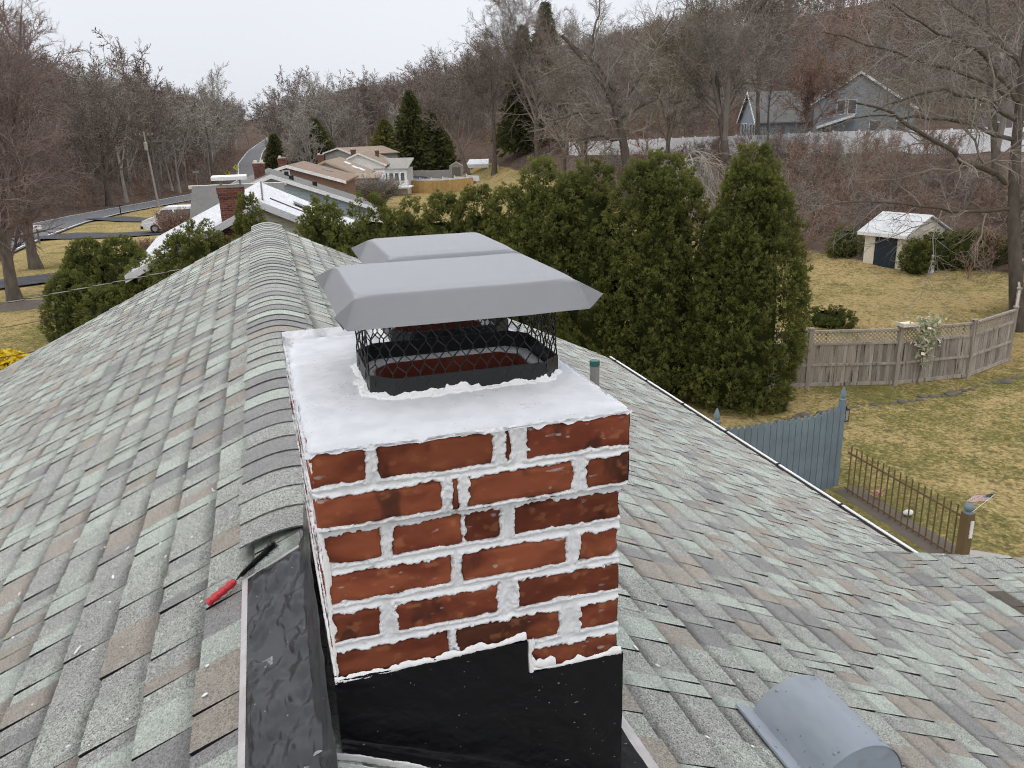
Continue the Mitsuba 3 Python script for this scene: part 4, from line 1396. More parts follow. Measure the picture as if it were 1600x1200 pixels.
for i in range(13):
    a, b = .20 * i / 13, .20 * (i + 1) / 13
    w0 = 0.13 if i < 7 else 0.0
    U, V = np.meshgrid(np.linspace(w0, .33, 10), [a, b], indexing='ij')
    P = s1 + V[..., None] * e1 + U[..., None] * e2 + np.array([0, 0, 1]) * (np.sin(U * 22) * .012 - U * .18)[..., None]
    put('stripe', MB().add(P.reshape(-1, 3), grid_vf(10, 2), (19.5 if i % 2 == 0 else .5, 1)), 'paint', parent=flag)
U, V = np.meshgrid(np.linspace(0, .13, 6), np.linspace(0, .20 * 7 / 13, 3), indexing='ij')
P = s1 + V[..., None] * e1 + U[..., None] * e2 + np.array([0, 0, 1]) * (np.sin(U * 22) * .012 - U * .18)[..., None]
put('canton', MB().add(P.reshape(-1, 3), grid_vf(6, 3), (18.5, 1)), 'paint', parent=flag)
mb = MB()
for i in range(5):
    for j in range(4):
        c = s1 + e1 * (.015 + j * .026) + e2 * (.015 + i * .025) + np.array([0, 0, 1]) * (math.sin((.015 + i * .025) * 22) * .012 - (.015 + i * .025) * .18 + .0022)
        st_ = [c + (e1 * math.cos(t) + e2 * math.sin(t)) * (.0075 if q % 2 == 0 else .003) for q, t in enumerate(np.arange(10) * math.pi / 5)]
        mb.add([c] + st_, [[0, q + 1, (q + 1) % 10 + 1] for q in range(10)], (.5, 1))
put('star', mb, 'paint', parent=flag, kind='stuff')
# bed along the metal fence, slab, stone edging
mb = MB()
U, V = np.meshgrid(np.linspace(-.35, .55, 14), np.linspace(9.9, 13.2, 60), indexing='ij')
Zb = .03 + .05 * npfbm(np.stack([U * 6, V * 6, 0 * U], -1), 3, 4) - .12 * np.clip(abs(U - .1) / .45, 0, 1) ** 4
put('flower_bed', MB().add(np.stack([FX + U, V, Zb], -1).reshape(-1, 3), grid_vf(14, 60), (17.5, .2)), 'paint', smooth=True, kind='structure')
put('garden_rock', MB().add((trimesh.creation.icosphere(subdivisions=3).vertices * [.11, .08, .06] * (1 + .3 * (npfbm(trimesh.creation.icosphere(subdivisions=3).vertices * 1.6, 3, 5) - .5)[:, None])) + [FX + .45, 11.7, .10], trimesh.creation.icosphere(subdivisions=3).faces, (.5, .2)), 'paint', smooth=True, label='pale rock in the bed beside the bronze bar fence', category='rock')
mb = MB()
for i in range(26):
    a = r.uniform(0, 6.28)
    c = np.array([FX + .42, 12.6, .14])
    d = np.array([math.cos(a), math.sin(a), r.uniform(-.3, .9)]) * r.uniform(.07, .17)
    w = np.cross(d, [0, 0, 1.0]) * .28
    mb.add([c + d * .2, c + d * .6 + w, c + d, c + d * .6 - w], [[0, 1, 2], [0, 2, 3]], (19.5, r.random()))
put('garden_ornament', mb, 'paint', label='small pink flower shaped ornament behind the bronze bar fence', category='ornament')
put('paving_slab', hexa(MB(), [[11.75, 9.55, .01], [12.35, 9.35, .01], [12.5, 9.75, .01], [11.9, 10.25, .01], [11.75, 9.55, .05], [12.35, 9.35, .05], [12.5, 9.75, .05], [11.9, 10.25, .05]], (11.5, 1)), 'paint', label='pale grey paving slab in the grass beside the brown post', category='paving slab')
ed = thing('stone_edging', 'low row of grey edging stones across the lawn in front of the wood fence', 'edging')
for i in range(34):
    t = i / 33
    x, y = 12.6 + 9.6 * t, 17.35 + .75 * t + .12 * math.sin(t * 9)
    s = trimesh.creation.icosphere(subdivisions=2)
    sz = r.uniform(.06, .17)
    if r.random() < .3:
        sz *= .6
    vv = s.vertices * [sz * 1.3, sz, sz * .55] * (1 + .5 * (npfbm(s.vertices * 1.5 + r.random(3) * 20, 3, 6) - .5)[:, None])
    put('stone', MB().add(vv + [x, y + r.normal() * .07, .02], s.faces), 'stone', smooth=True, parent=ed)
# cedar fence, white rail fence, far sheds
cf = thing('cedar_fence', 'new yellowish cedar board fence beyond the evergreens', 'fence')
pth = dense([(20.6, 143), (30.2, 124.5)], .5)
for a, b in zip(pth[:-1], pth[1:]):
    z = G(*a)
    d = (b - a) * .96
    nrm = np.array([d[1], -d[0]]) / np.linalg.norm(d) * .03
    q = [[*(a - nrm), z - .1], [*(a + d - nrm), z - .1], [*(a + d + nrm), z - .1], [*(a + nrm), z - .1]]
    put('board', hexa(MB(), q + [[x, y, zz + 1.95 + .1] for x, y, zz in q], (16.5, float(r.random()))), 'paint', parent=cf)
wr_ = thing('rail_fence', 'white picket railing standing behind the cedar fence', 'fence')
pth = dense([(20.6, 146), (31.5, 126)], 2.4)
for a, b in zip(pth[:-1], pth[1:]):
    z = G(*a) + .5
    d = b - a
    nrm = np.array([d[1], -d[0]]) / np.linalg.norm(d) * .03
    put('post', box(MB(), a[0] - .07, a[0] + .07, a[1] - .07, a[1] + .07, z - .6, z + 1.85, (.5, 1)), 'paint', parent=wr_)
    for z0, z1 in ((.9, 1.7), (.2, .3)):
        q = [[*(a - nrm), z + z0], [*(b - nrm), z + z0], [*(b + nrm), z + z0], [*(a + nrm), z + z0]]
        put('rail', hexa(MB(), q + [[x, y, z + z1] for x, y, _ in q], (.5, .4)), 'paint', parent=wr_)
pool = thing('swimming_pool', 'round dark covered above ground pool behind the white railing', 'pool')
th = np.linspace(0, 2 * np.pi, 40, endpoint=False)
pc = np.array([24.6, 152.0, G(24.6, 152)])
put('pool_wall', tube(MB(), [pc, pc + [0, 0, 1.5]], 3.6, 36, (11.5, 1)), 'paint', smooth=40, parent=pool)
put('cover', tube(MB(), [pc + [0, 0, 1.5], pc + [0, 0, 1.62], pc + [0, 0, 1.66]], [3.72, 3.72, 3.2], 36, (18.5, .3)), 'paint', smooth=40, parent=pool)
put('privacy_wall', hexa(MB(), [[27.0, 160.5, -4.2], [33.0, 152.5, -3.6], [33.2, 152.7, -3.6], [27.2, 160.7, -4.2], [27.0, 160.5, -1.7], [33.0, 152.5, -1.4], [33.2, 152.7, -1.4], [27.2, 160.7, -1.7]], (11.5, 1)), 'siding', label='pale grey privacy fence beyond the pool', category='fence')
gs = thing('storage_shed', 'pale grey storage shed with a dark grey door beyond the cedar fence', 'shed')
fs = frame_at(33.2, 149.5, G(33.2, 149.5), math.radians(14))
mb = box(MB(), -1.2, 1.2, 0, 2, -.3, 2.0, (11.5, 1), fs)
mb.add(fs([[-1.2, 0, 2], [1.2, 0, 2], [0, 0, 2.7], [-1.2, 2, 2], [1.2, 2, 2], [0, 2, 2.7]]), [[0, 1, 2], [3, 5, 4], [0, 2, 5], [0, 5, 3], [1, 4, 5], [1, 5, 2]], (11.5, .6))
put('body', mb, 'paint', parent=gs)
put('door', box(MB(), -.75, .75, -.04, -.002, 0, 1.8, (2.5, 1), fs), 'paint', parent=gs)
cn = thing('canopy_tent', 'white canopy tent right of the storage shed', 'tent')
fs = frame_at(35.6, 143.5, G(35.6, 143.5), math.radians(20))
put('roof', MB().add(fs([[-1.9, 0, 1.5], [1.9, 0, 1.5], [1.7, 3, 2.2], [-1.7, 3, 2.2], [-1.9, 0, .9], [1.9, 0, .9]]), [[0, 1, 2, 3], [4, 5, 1, 0]], (.5, 1)), 'paint', parent=cn)
for a, b in ((-1.8, .1), (1.75, .1), (-1.6, 2.9), (1.6, 2.9)):
    put('leg', box(MB(), a, a + .06, b, b + .06, -.2, 1.5, (.5, 1), fs), 'paint', parent=cn)

# ------------------------------------------------------------------ van, pole, mailboxes, signs, wires
van = thing('parked_van', 'white passenger van parked in the driveway behind a bare shrub', 'van')
vx, vy = -9.9, 75.2
fv = frame_at(vx, vy, G(vx, vy) + .11, math.radians(8))      # local right = rearwards, depth = far side
side = np.array([[0, .42], [-.02, .75], [.05, 1.02], [.62, 1.18], [1.02, 1.28], [1.62, 1.92], [1.95, 2.06], [5.2, 2.06], [5.5, 1.9], [5.6, 1.2], [5.6, .45], [4.75, .32], [4.1, .32], [1.45, .32], [.55, .32]])
n = len(side)
mb = MB()
tum = np.where(side[:, 1] > 1.25, .10 * (side[:, 1] - 1.25) / .8, 0)
vL = np.c_[side[:, 0], tum, side[:, 1]]
vR = np.c_[side[:, 0], 1.98 - tum, side[:, 1]]
from shapely.geometry import Polygon
cap_m = trimesh.creation.triangulate_polygon(Polygon(side), engine='earcut')
pv, pf = np.array(cap_m[0]), np.array(cap_m[1])
pt = np.where(pv[:, 1] > 1.25, .10 * (pv[:, 1] - 1.25) / .8, 0)
mb.add(fv(np.c_[pv[:, 0], pt, pv[:, 1]]), pf[:, ::-1], (.5, 1))
mb.add(fv(np.c_[pv[:, 0], 1.98 - pt, pv[:, 1]]), pf, (.5, 1))
for i in range(n):
    j = (i + 1) % n
    mb.add(fv(np.array([vL[i], vL[j], vR[j], vR[i]])), [[0, 1, 2, 3]], (.5, 1))
put('body', mb, 'gloss', parent=van)


def pane(name, quad, tone=10.5):
    return put(name, MB().add(fv(np.array(quad)), [[0, 1, 2, 3]], (tone, 1)), 'gloss', parent=van)


pane('windscreen', [[1.09, .12, 1.34], [1.585, .19, 1.88], [1.585, 1.79, 1.88], [1.09, 1.86, 1.34]])
for a, b in ((1.75, 2.55), (2.7, 4.0), (4.15, 5.35)):
    pane('side_window', [[a - (.42 if a < 2 else 0), -.012 + .02, 1.34], [b, .008, 1.34], [b, .072, 1.86], [a, .072, 1.86]])
for x in (1.0, 4.45):
    for yy, o in ((-.03, -1), (2.01, 1)):
        w = put('wheel', tube(MB(), fv([[x, yy, .36], [x, yy - o * .22, .36]]), .37, 22, (9.5, 1)), 'paint', smooth=40, parent=van)
        put('hub', tube(MB(), fv([[x, yy + o * .012, .36], [x, yy - o * .02, .36]]), .21, 16, (11.5, 1)), 'gloss', smooth=40, parent=w)
put('bumper', box(MB(), -.12, .10, -.02, 2.0, .36, .60, (9.5, 1), fv), 'paint', parent=van)
put('grille', box(MB(), -.045, -.02, .3, 1.68, .66, .96, (9.5, 1), fv), 'paint', parent=van)
for yy in (.03, 1.70):
    put('headlight', box(MB(), -.05, .06, yy, yy + .25, .70, .95, (15.5 if yy < 1 else 15.5, .4), fv), 'gloss', parent=van)
put('mirror', box(MB(), 1.30, 1.42, -.30, -.03, 1.32, 1.62, (9.5, 1), fv), 'paint', parent=van)
put('door_seam', box(MB(), 2.62, 2.64, -.006, .002, .45, 1.3, (11.5, 1), fv), 'paint', parent=van)

pole = thing('utility_pole', 'tall grey utility pole with crossarm and transformer beside the road', 'utility pole')
pbx, pby = -14.8, 134.0
pz = G(pbx, pby)
lean = np.array([-.55, 0, 10.6])
put('shaft', tube(MB(), [[pbx, pby, pz - .3], np.array([pbx, pby, pz]) + lean], [.17, .11], 8, (11.5, .4)), 'paint', parent=pole)
top = np.array([pbx, pby, pz]) + lean
arm = put('crossarm', box(MB(), top[0] - 1.2, top[0] + 1.2, top[1] - .06, top[1] + .06, top[2] - .55, top[2] - .42, (17.5, 1)), 'paint', parent=pole)
for a in (-1.1, -.55, .55, 1.1):
    put('insulator', tube(MB(), [[top[0] + a, top[1], top[2] - .42], [top[0] + a, top[1], top[2] - .18]], .07, 6, (11.5, 1)), 'paint', parent=arm)
put('transformer', tube(MB(), [top + [.05, -.35, -2.6], top + [.05, -.35, -2.5], top + [.05, -.35, -1.55], top + [.05, -.35, -1.45]], [.2, .27, .27, .15], 12, (11.5, 1)), 'paint', smooth=40, parent=pole)


def wire(pts, rad, sag, label, tone=9.5, group=None):
    a, b = np.array(pts[0], float), np.array(pts[1], float)
    t = np.linspace(0, 1, 60)
    p = a + (b - a) * t[:, None] - np.outer(4 * sag * t * (1 - t), [0, 0, 1])
    mb = tube(MB(), p, rad, 5, (tone, 1))
    if rad > .012:   # a twisted service cable: two more strands wound round
        for ph in (0, math.pi):
            w = np.linspace(0, 1, 600)
            q = a + (b - a) * w[:, None] - np.outer(4 * sag * w * (1 - w), [0, 0, 1])
            L = np.linalg.norm(b - a)
            q = q + np.stack([0 * w, np.cos(w * L * 5 + ph) * rad * 1.1, np.sin(w * L * 5 + ph) * rad * 1.1], 1)
            tube(mb, q, rad * .6, 4, (9.5, 1))
    put('overhead_wire', mb, 'paint', label=label, category='wire', group=group)


wire([(-14.5, 17.5, 3.75), (-.6, 29.6, 3.62)], .017, .12, 'thick twisted service cable crossing in front of the left evergreens', 11.5)
wire([(-12, 19.5, 3.35), (-3.6, 29.5, 2.36)], .008, .10, 'thin black wire below the thick service cable')
wire([(-9, 17.9, 3.25), (-4.9, 27.2, 1.75)], .008, .08, 'lowest thin black wire at the left, above the yellow shrub')
wire([top + [-.9, 0, -.2], (-40, 84, 12.0)], .02, 1.2, 'upper power line running left from the utility pole', 2.5, None)
wire([top + [.9, 0, -.2], (-.5, 210, 5.2)], .02, 1.0, 'power line running right from the utility pole to the road bend', 2.5, None)
wire([top + [0, 0, -4.2], (-40, 84, 8.0)], .02, 1.0, 'lower cable running left from the utility pole', 2.5, None)


def mailbox(x, y, label, tone, boxtone, second=False):
    m = thing('mailbox', label, 'mailbox')
    z = G(x, y)
    put('post', box(MB(), x - .06, x + .06, y - .06, y + .06, z - .2, z + 1.05, (tone, 1)), 'paint', parent=m)
    mb = MB()
    u = np.linspace(0, np.pi, 9)
    pr = np.vstack([[[.16, 0]], np.c_[.16 * np.cos(u), .14 + .16 * np.sin(u)], [[-.16, 0]]])
    k = len(pr)
    v = np.vstack([np.c_[x - .32 + 0 * pr[:, 0], y + pr[:, 0], z + 1.05 + pr[:, 1]], np.c_[x + .32 + 0 * pr[:, 0], y + pr[:, 0], z + 1.05 + pr[:, 1]]])
    f = [[i, (i + 1) % k, k + (i + 1) % k, k + i] for i in range(k)]
    mb.add(v, f, (boxtone, 1))
    mb.add(v[:k], [[0, i + 1, i] for i in range(1, k - 1)], (boxtone, 1))
    mb.add(v[k:], [[0, i, i + 1] for i in range(1, k - 1)], (boxtone, 1))
    put('box', mb, 'gloss', parent=m)
    put('flag', box(MB(), x - .1, x + .1, y - .19, y - .165, z + 1.25, z + 1.33, (15.5, 1)), 'gloss', parent=m)
    return m


mailbox(-18.0, 120.2, 'black mailbox on a dark post at the bend of the road', 9.5, 9.5)
mailbox(-17.3, 73.5, 'white mailbox at the roadside behind the lawn trees', 17.5, .5)
mailbox(-17.6, 60.5, 'pale mailbox at the left edge of the picture', 17.5, 11.5)


def walk_sign(x, y, zc, label):
    s = thing('crossing_sign', label, 'road sign', None)
    z = G(x, y)
    put('post', box(MB(), x - .04, x + .04, y + .02, y + .08, z - .2, zc + .4, (11.5, 1)), 'paint', parent=s)
    d = .66
    put('panel', MB().add([[x, y, zc - d], [x + d, y, zc], [x, y, zc + d], [x - d, y, zc], [x, y + .015, zc - d], [x + d, y + .015, zc], [x, y + .015, zc + d], [x - d, y + .015, zc]],
                          [[0, 1, 2, 3], [7, 6, 5, 4], [0, 4, 5, 1], [1, 5, 6, 2], [2, 6, 7, 3], [3, 7, 4, 0]], (14.5, 1)), 'gloss', parent=s)
    mb = MB()
    yy = y - .006
    tube(mb, [[x + .02, yy, zc + .30], [x + .02, yy - .004, zc + .30]], .08, 10, (9.5, 1))
    for a, b, w in (((.02, .22), (0, -.02), .07), ((0, -.02), (.14, -.32), .045), ((0, -.02), (-.14, -.30), .045), ((.02, .18), (.16, .02), .035), ((.02, .18), (-.13, .04), .035)):
        A, B = np.array(a), np.array(b)
        n_ = np.array([-(B - A)[1], (B - A)[0]])
        n_ = n_ / np.linalg.norm(n_) * w
        q = [A - n_, B - n_ * .8, B + n_ * .8, A + n_]
        mb.add([[x + u, yy - .002, zc + w2] for u, w2 in q], [[0, 1, 2, 3]], (9.5, 1))
    put('walking_figure', mb, 'paint', parent=s)


walk_sign(-5.15, 203.0, -1.95, 'yellow pedestrian diamond sign at the road edge, the farther of the two')
walk_sign(-6.5, 186.0, -3.0 + .85, 'yellow pedestrian diamond sign seen just above the white chimney slab')
ss = thing('street_sign', 'small pale street sign bar on a post at the road bend', 'sign')
put('post', box(MB(), -11.4, -11.33, 168, 168.06, -4.2, -.6, (11.5, 1)), 'paint', parent=ss)
put('plate', box(MB(), -11.9, -10.8, 167.9, 167.95, -.95, -.6, (11.5, 1)), 'paint', parent=ss)
# ------------------------------------------------------------------ vegetation


def spawn(rng, P, Rd, m, lenf, ang, t0, t1, rf, K, up=0.0, wob=.10, minr=.004, parent_len=None):
    """m children on each polyline of P (N, k, 3); returns (N*m, K, 3) and radii (N*m, K)."""
    N, k, _ = P.shape
    seg = np.linalg.norm(np.diff(P, axis=1), axis=2).sum(1)
    t = (t0 + (t1 - t0) * (np.arange(m)[None, :] + rng.random((N, m))) / m) * (k - 1)
    i = np.clip(np.floor(t).astype(int), 0, k - 2)
    fr = (t - i)[..., None]
    n_ = np.arange(N)[:, None]
    p0 = P[n_, i] * (1 - fr) + P[n_, i + 1] * fr
    d = P[n_, i + 1] - P[n_, i]
    d /= np.linalg.norm(d, axis=-1, keepdims=True) + 1e-9
    r0 = Rd[n_, i] * (1 - fr[..., 0]) + Rd[n_, i + 1] * fr[..., 0]
    rnd = rng.normal(size=d.shape)
    s = rnd - (rnd * d).sum(-1, keepdims=True) * d
    s /= np.linalg.norm(s, axis=-1, keepdims=True) + 1e-9
    a = np.radians(ang[0] + (ang[1] - ang[0]) * rng.random((N, m)))[..., None]
    dirn = d * np.cos(a) + s * np.sin(a)
    frac = t / (k - 1)
    L = seg[:, None] * lenf * (1.15 - .6 * frac) * (.6 + .8 * rng.random((N, m)))
    M = N * m
    p0, dirn, L, r0 = p0.reshape(M, 3), dirn.reshape(M, 3), L.reshape(M), r0.reshape(M)
    u = np.linspace(0, 1, K)
    Q = p0[:, None] + dirn[:, None] * (L[:, None] * u)[..., None]
    Q = Q + np.array([0, 0, 1.0]) * (up * L[:, None] * u ** 2)[..., None]
    nz = np.cumsum(rng.normal(size=(M, K, 3)) * wob * L[:, None, None] / K, axis=1)
    nz -= nz[:, :1]
    Q = Q + nz
    rc = np.maximum(np.minimum(r0 * rf, L * .03 + minr), minr)
    Rn = rc[:, None] * (1 - .72 * u) + 0
    return Q, np.maximum(Rn, minr * .5)


def tubes(mb, Q, Rn, S, uv):
    N, K, _ = Q.shape
    t = np.gradient(Q, axis=1)
    t /= np.linalg.norm(t, axis=-1, keepdims=True) + 1e-9
    ref = np.where(abs(t[..., 2:3]) < .8, [0, 0, 1.0], [1.0, 0, 0])
    a = np.cross(t, ref)
    a /= np.linalg.norm(a, axis=-1, keepdims=True) + 1e-9
    b = np.cross(t, a)
    ph = np.arange(S) * 2 * np.pi / S
    v = Q[:, :, None] + Rn[..., None, None] * (np.cos(ph)[None, None, :, None] * a[:, :, None] + np.sin(ph)[None, None, :, None] * b[:, :, None])
    base = (np.arange(N) * K * S)[:, None, None]
    i, j = np.meshgrid(np.arange(K - 1), np.arange(S), indexing='ij')
    q = np.stack([i * S + j, (i + 1) * S + j, (i + 1) * S + (j + 1) % S, i * S + (j + 1) % S], -1).reshape(1, -1, 4) + base
    mb.add(v.reshape(-1, 3), q.reshape(-1, 4), uv)


def ribbons(mb, Q, Rn, uv, rng):
    """Thin twigs as flat slivers turned at random."""
    N, K, _ = Q.shape
    d = Q[:, -1] - Q[:, 0]
    s = np.cross(d, rng.normal(size=d.shape))
    s /= np.linalg.norm(s, axis=-1, keepdims=True) + 1e-9
    w = (Rn * 1.25)[..., None] * s[:, None]
    v = np.stack([Q - w, Q + w], 2)
    base = (np.arange(N) * K * 2)[:, None, None]
    i = np.arange(K - 1)
    q = np.stack([2 * i, 2 * i + 1, 2 * i + 3, 2 * i + 2], -1)[None] + base
    mb.add(v.reshape(-1, 3), q.reshape(-1, 4), uv)


def trunk_line(rng, base, H, lean=(0, 0), wob=.03, k=9):
    u = np.linspace(0, 1, k)
    p = np.array(base, float) + np.stack([lean[0] * u, lean[1] * u, H * u], 1)
    nz = np.cumsum(rng.normal(size=(k, 3)) * [1, 1, 0] * wob * H / k * 2, axis=0)
    return p + nz - nz[:1]


def bare_tree(rng, base, H, r0, tone=0, lean=(0, 0), first=.28, n=(11, 7, 6, 5), lenf=(.42, .5, .5, .55), ang=(28, 62), up=.16, minr=.008, fork=0, S=6, SB=4, twig_tubes=False, droop=0.0, wob=.10):
    """Returns (trunk MB, crown MB)."""
    tr, cr = MB(), MB()
    uv = (tone + .5, 1.0)
    T0 = trunk_line(rng, np.array(base) - [0, 0, .3], H, lean)
    R0 = r0 * (1 - .88 * np.linspace(0, 1, len(T0)) ** .8)
    R0[0] *= 1.35
    tubes(tr, T0[None], R0[None], max(S, 7), (.35 + .4 * rng.random(), 1.0))
    P, Rr = T0[None], R0[None]
    if fork:
        F, FR = spawn(rng, P, Rr, fork, .72, (14, 30), first * .8, first + .25, .75, 8, up * .6, .05, .02)
        tubes(cr, F, FR, S, uv)
        P = np.concatenate([np.stack([np.stack([np.interp(np.linspace(0, 8, 8), np.arange(9), T0[:, c]) for c in range(3)], 1)]), F])
        Rr = np.concatenate([np.interp(np.linspace(0, 8, 8), np.arange(9), R0)[None], FR])
    A, AR = spawn(rng, P, Rr, n[0], lenf[0], ang, first, .98, .55, 7, up, wob, minr)
    tubes(cr, A, AR, S - 1, uv)
    B, BR = spawn(rng, A, AR, n[1], lenf[1], (25, 60), .18, 1.0, .6, 5, up * .6 - droop * .5, wob * 1.2, minr)
    tubes(cr, B, BR, SB, uv)
    C, CR = spawn(rng, B, BR, n[2], lenf[2], (22, 60), .15, 1.0, .7, 4, -droop, .15, minr)
    (tubes(cr, C, CR, 3, uv) if twig_tubes else ribbons(cr, C, CR, uv, rng))
    if n[3]:
        D, DR = spawn(rng, C, CR, n[3], lenf[3], (20, 65), .1, 1.0, .8, 3, -droop, .15, minr * .8)
        ribbons(cr, D, DR, uv, rng)
    return tr, cr


def tree(name, label, rng, base, H, r0, bark='bark', group=None, **kw):
    k = thing(name, label, 'tree', group)
    tr, cr = bare_tree(rng, base, H, r0, **kw)
    put('trunk', tr, bark, smooth=True, parent=k)
    put('crown', cr, 'twig', parent=k)
    return k


R1 = np.random.default_rng(101)
tree('lawn_tree', 'thick bare lawn tree standing in a dark mulch bed at the left', R1, (-11.4, 41.8, .3), 9.6, .33, n=(13, 8, 8, 5), tone=1, fork=4, first=.16, minr=.009, lean=(-.6, 0), up=.12)
tree('lawn_tree', 'second bare lawn tree just behind the first, at the left', R1, (-13.4, 54.9, 0), 9.0, .36, n=(12, 8, 8, 5), tone=1, fork=4, first=.16, minr=.010, up=.12)
put('mulch_bed', MB().add(*(lambda th: (np.vstack([[[-11.4, 41.6, .50]], np.c_[-11.4 + 2.1 * np.cos(th), 41.2 + 1.5 * np.sin(th), np.full(24, .27)]]), np.array([[0, i + 1, (i + 1) % 24 + 1] for i in range(24)])))(np.linspace(0, 2 * np.pi, 24, endpoint=False)), (17.5, 0)), 'paint', smooth=True, kind='structure')
tree('oak_tree', 'large dark spreading bare tree at the edge of the roadside woods', R1, (-22.5, 141, -3.9), 14.5, .5, tone=0, fork=3, n=(12, 8, 7, 3), minr=.03)
tree('pale_tree', 'pale trunked bare tree against the woods right of the utility pole', R1, (-8.6, 170, -4), 14.5, .42, tone=3, fork=2, n=(11, 7, 7, 3), first=.4, minr=.03)
tree('tall_tree', 'tall thin pale bare tree standing behind the far houses', R1, (15.2, 184, -4), 15, .35, tone=3, fork=2, n=(11, 7, 6, 3), first=.4, minr=.03)
tree('leaning_tree', 'pale many stemmed leaning tree in front of the dark evergreen behind the brown house', R1, (10.5, 168, -4), 11.5, .35, tone=3, fork=4, n=(8, 6, 6, 3), first=.12, minr=.03, lean=(-4, 0))
tree('leaning_tree', 'dark leaning bare tree at the right end of the cedar fence', R1, (32.6, 133.8, -2.6), 14, .38, tone=0, fork=3, n=(11, 8, 7, 4), first=.35, minr=.022, lean=(-4.2, 3))
tree('tall_tree', 'tallest bare tree rising left of the dark spruces', R1, (35.9, 134, -1.4), 18.5, .45, tone=0, fork=3, n=(12, 8, 7, 4), first=.35, minr=.022)
tree('tall_tree', 'tall bare tree right of the tallest one, overlapping the dark spruces', R1, (39.5, 122, .6), 17, .4, tone=0, fork=3, n=(12, 8, 7, 4), first=.3, minr=.022)


def limb_tree(name, label, rng, trunk, r0, limbs, tone, n, minr, droop, lenf=(.42, .5, .55), ang=(30, 75)):
    k = thing(name, label, 'tree')
    trunk = np.array(trunk, float)
    p = dense(trunk, np.linalg.norm(np.diff(trunk, axis=0), axis=1).sum() / 14)
    R0 = r0 * (1 - .75 * np.linspace(0, 1, len(p)))
    tr, cr = MB(), MB()
    tubes(tr, p[None], R0[None], 9, (.08, 1))
    put('trunk', tr, 'bark', smooth=True, parent=k)
    P = []
    RR = []
    for pts, ra in limbs:
        q = dense(np.array(pts, float), np.linalg.norm(np.diff(np.array(pts), axis=0), axis=1).sum() / 12)
        q = np.stack([np.interp(np.linspace(0, 1, 11), np.linspace(0, 1, len(q)), q[:, c]) for c in range(3)], 1)
        q[1:-1] += rng.normal(size=(9, 3)) * .06
        P.append(q)
        RR.append(ra * (1 - .75 * np.linspace(0, 1, 11)))
    P, RR = np.array(P), np.array(RR)
    lb = MB()
    tubes(lb, P, RR, 6, (.25, 1))
    put('limb', lb, 'bark', smooth=True, parent=k, kind='stuff')
    uv = (tone + .5, 1)
    pt = np.stack([np.interp(np.linspace(.35, 1, 11), np.linspace(0, 1, len(p)), p[:, c]) for c in range(3)], 1)
    P2, RR2 = np.concatenate([P, pt[None]]), np.concatenate([RR, np.interp(np.linspace(.35, 1, 11), np.linspace(0, 1, len(p)), R0)[None]])
    B, BR = spawn(rng, P2, RR2, n[0], lenf[0], ang, .08, 1.0, .5, 7, -droop * .4, .16, minr)
    tubes(cr, B, BR, 5, uv)
    C, CR = spawn(rng, B, BR, n[1], lenf[1], (25, 65), .15, 1.0, .6, 5, -droop, .18, minr)
    tubes(cr, C, CR, 3, uv)
    D, DR = spawn(rng, C, CR, n[2], lenf[2], (22, 65), .1, 1.0, .7, 4, -droop, .2, minr * .8)
    ribbons(cr, D, DR, uv, rng)
    put('crown', cr, 'twig', parent=k)


limb_tree('yard_tree', 'large bare tree with long drooping limbs at the right edge beside the wood fence', R1,
          [(26.0, 22.7, -.3), (26.17, 23.2, 1.9), (26.19, 23.85, 3.75), (26.2, 24.2, 5.0), (26.65, 24.6, 6.5), (26.7, 24.9, 7.5), (27.2, 25.3, 8.9), (27.8, 26.1, 12.0), (28.2, 26.5, 14.5)], .27,
          [([(26.1, 24.3, 5.2), (23.72, 24.3, 6.27), (22.44, 24.37, 7.07), (21.07, 24.4, 7.7), (19.6, 24.6, 8.1)], .12),
           ([(26.65, 24.9, 7.4), (26.4, 25.1, 7.95), (25.0, 25.1, 8.24), (23.5, 25.1, 8.6), (21.9, 24.9, 8.35), (20.3, 24.6, 7.8)], .10),
           ([(26.5, 24.7, 6.7), (25.5, 25.2, 7.3), (23.26, 25.4, 7.5), (21.6, 25.4, 7.85), (20.0, 25.3, 7.6)], .09),
           ([(26.75, 25.0, 8.0), (26.36, 25.6, 9.2), (25.75, 26, 9.8), (24.67, 25.9, 10.2), (23.0, 26, 10.7), (22.0, 26.3, 11.4)], .11),
           ([(26.5, 25.2, 8.2), (24.95, 26.0, 9.15), (22.65, 26.2, 9.6), (21.2, 26.2, 10.0), (19.7, 26.8, 10.5)], .085),
           ([(26.18, 24.0, 4.3), (24.4, 24.5, 4.24), (22.7, 24.5, 4.45), (20.9, 24.7, 4.9), (19.2, 25.0, 4.7)], .075),
           ([(27.2, 25.3, 9.0), (26.86, 26.4, 10.3), (26.0, 27.5, 11.3), (25.2, 28.0, 12.3)], .10),
           ([(26.9, 25.1, 8.2), (28.5, 25.5, 9.5), (30.5, 26.0, 10.5)], .10),
           ([(26.18, 23.9, 4.0), (27.8, 23.2, 5.2), (29.5, 22.6, 5.8)], .09)],
          2, (13, 8, 6), .0065, .07)
tree('yard_tree', 'second bare trunk standing behind the large drooping tree at the right', R1, (38.4, 36.3, 2.6), 11.5, .34, tone=2, fork=3, n=(12, 8, 7, 4), first=.3, minr=.010, lean=(-.5, 2))
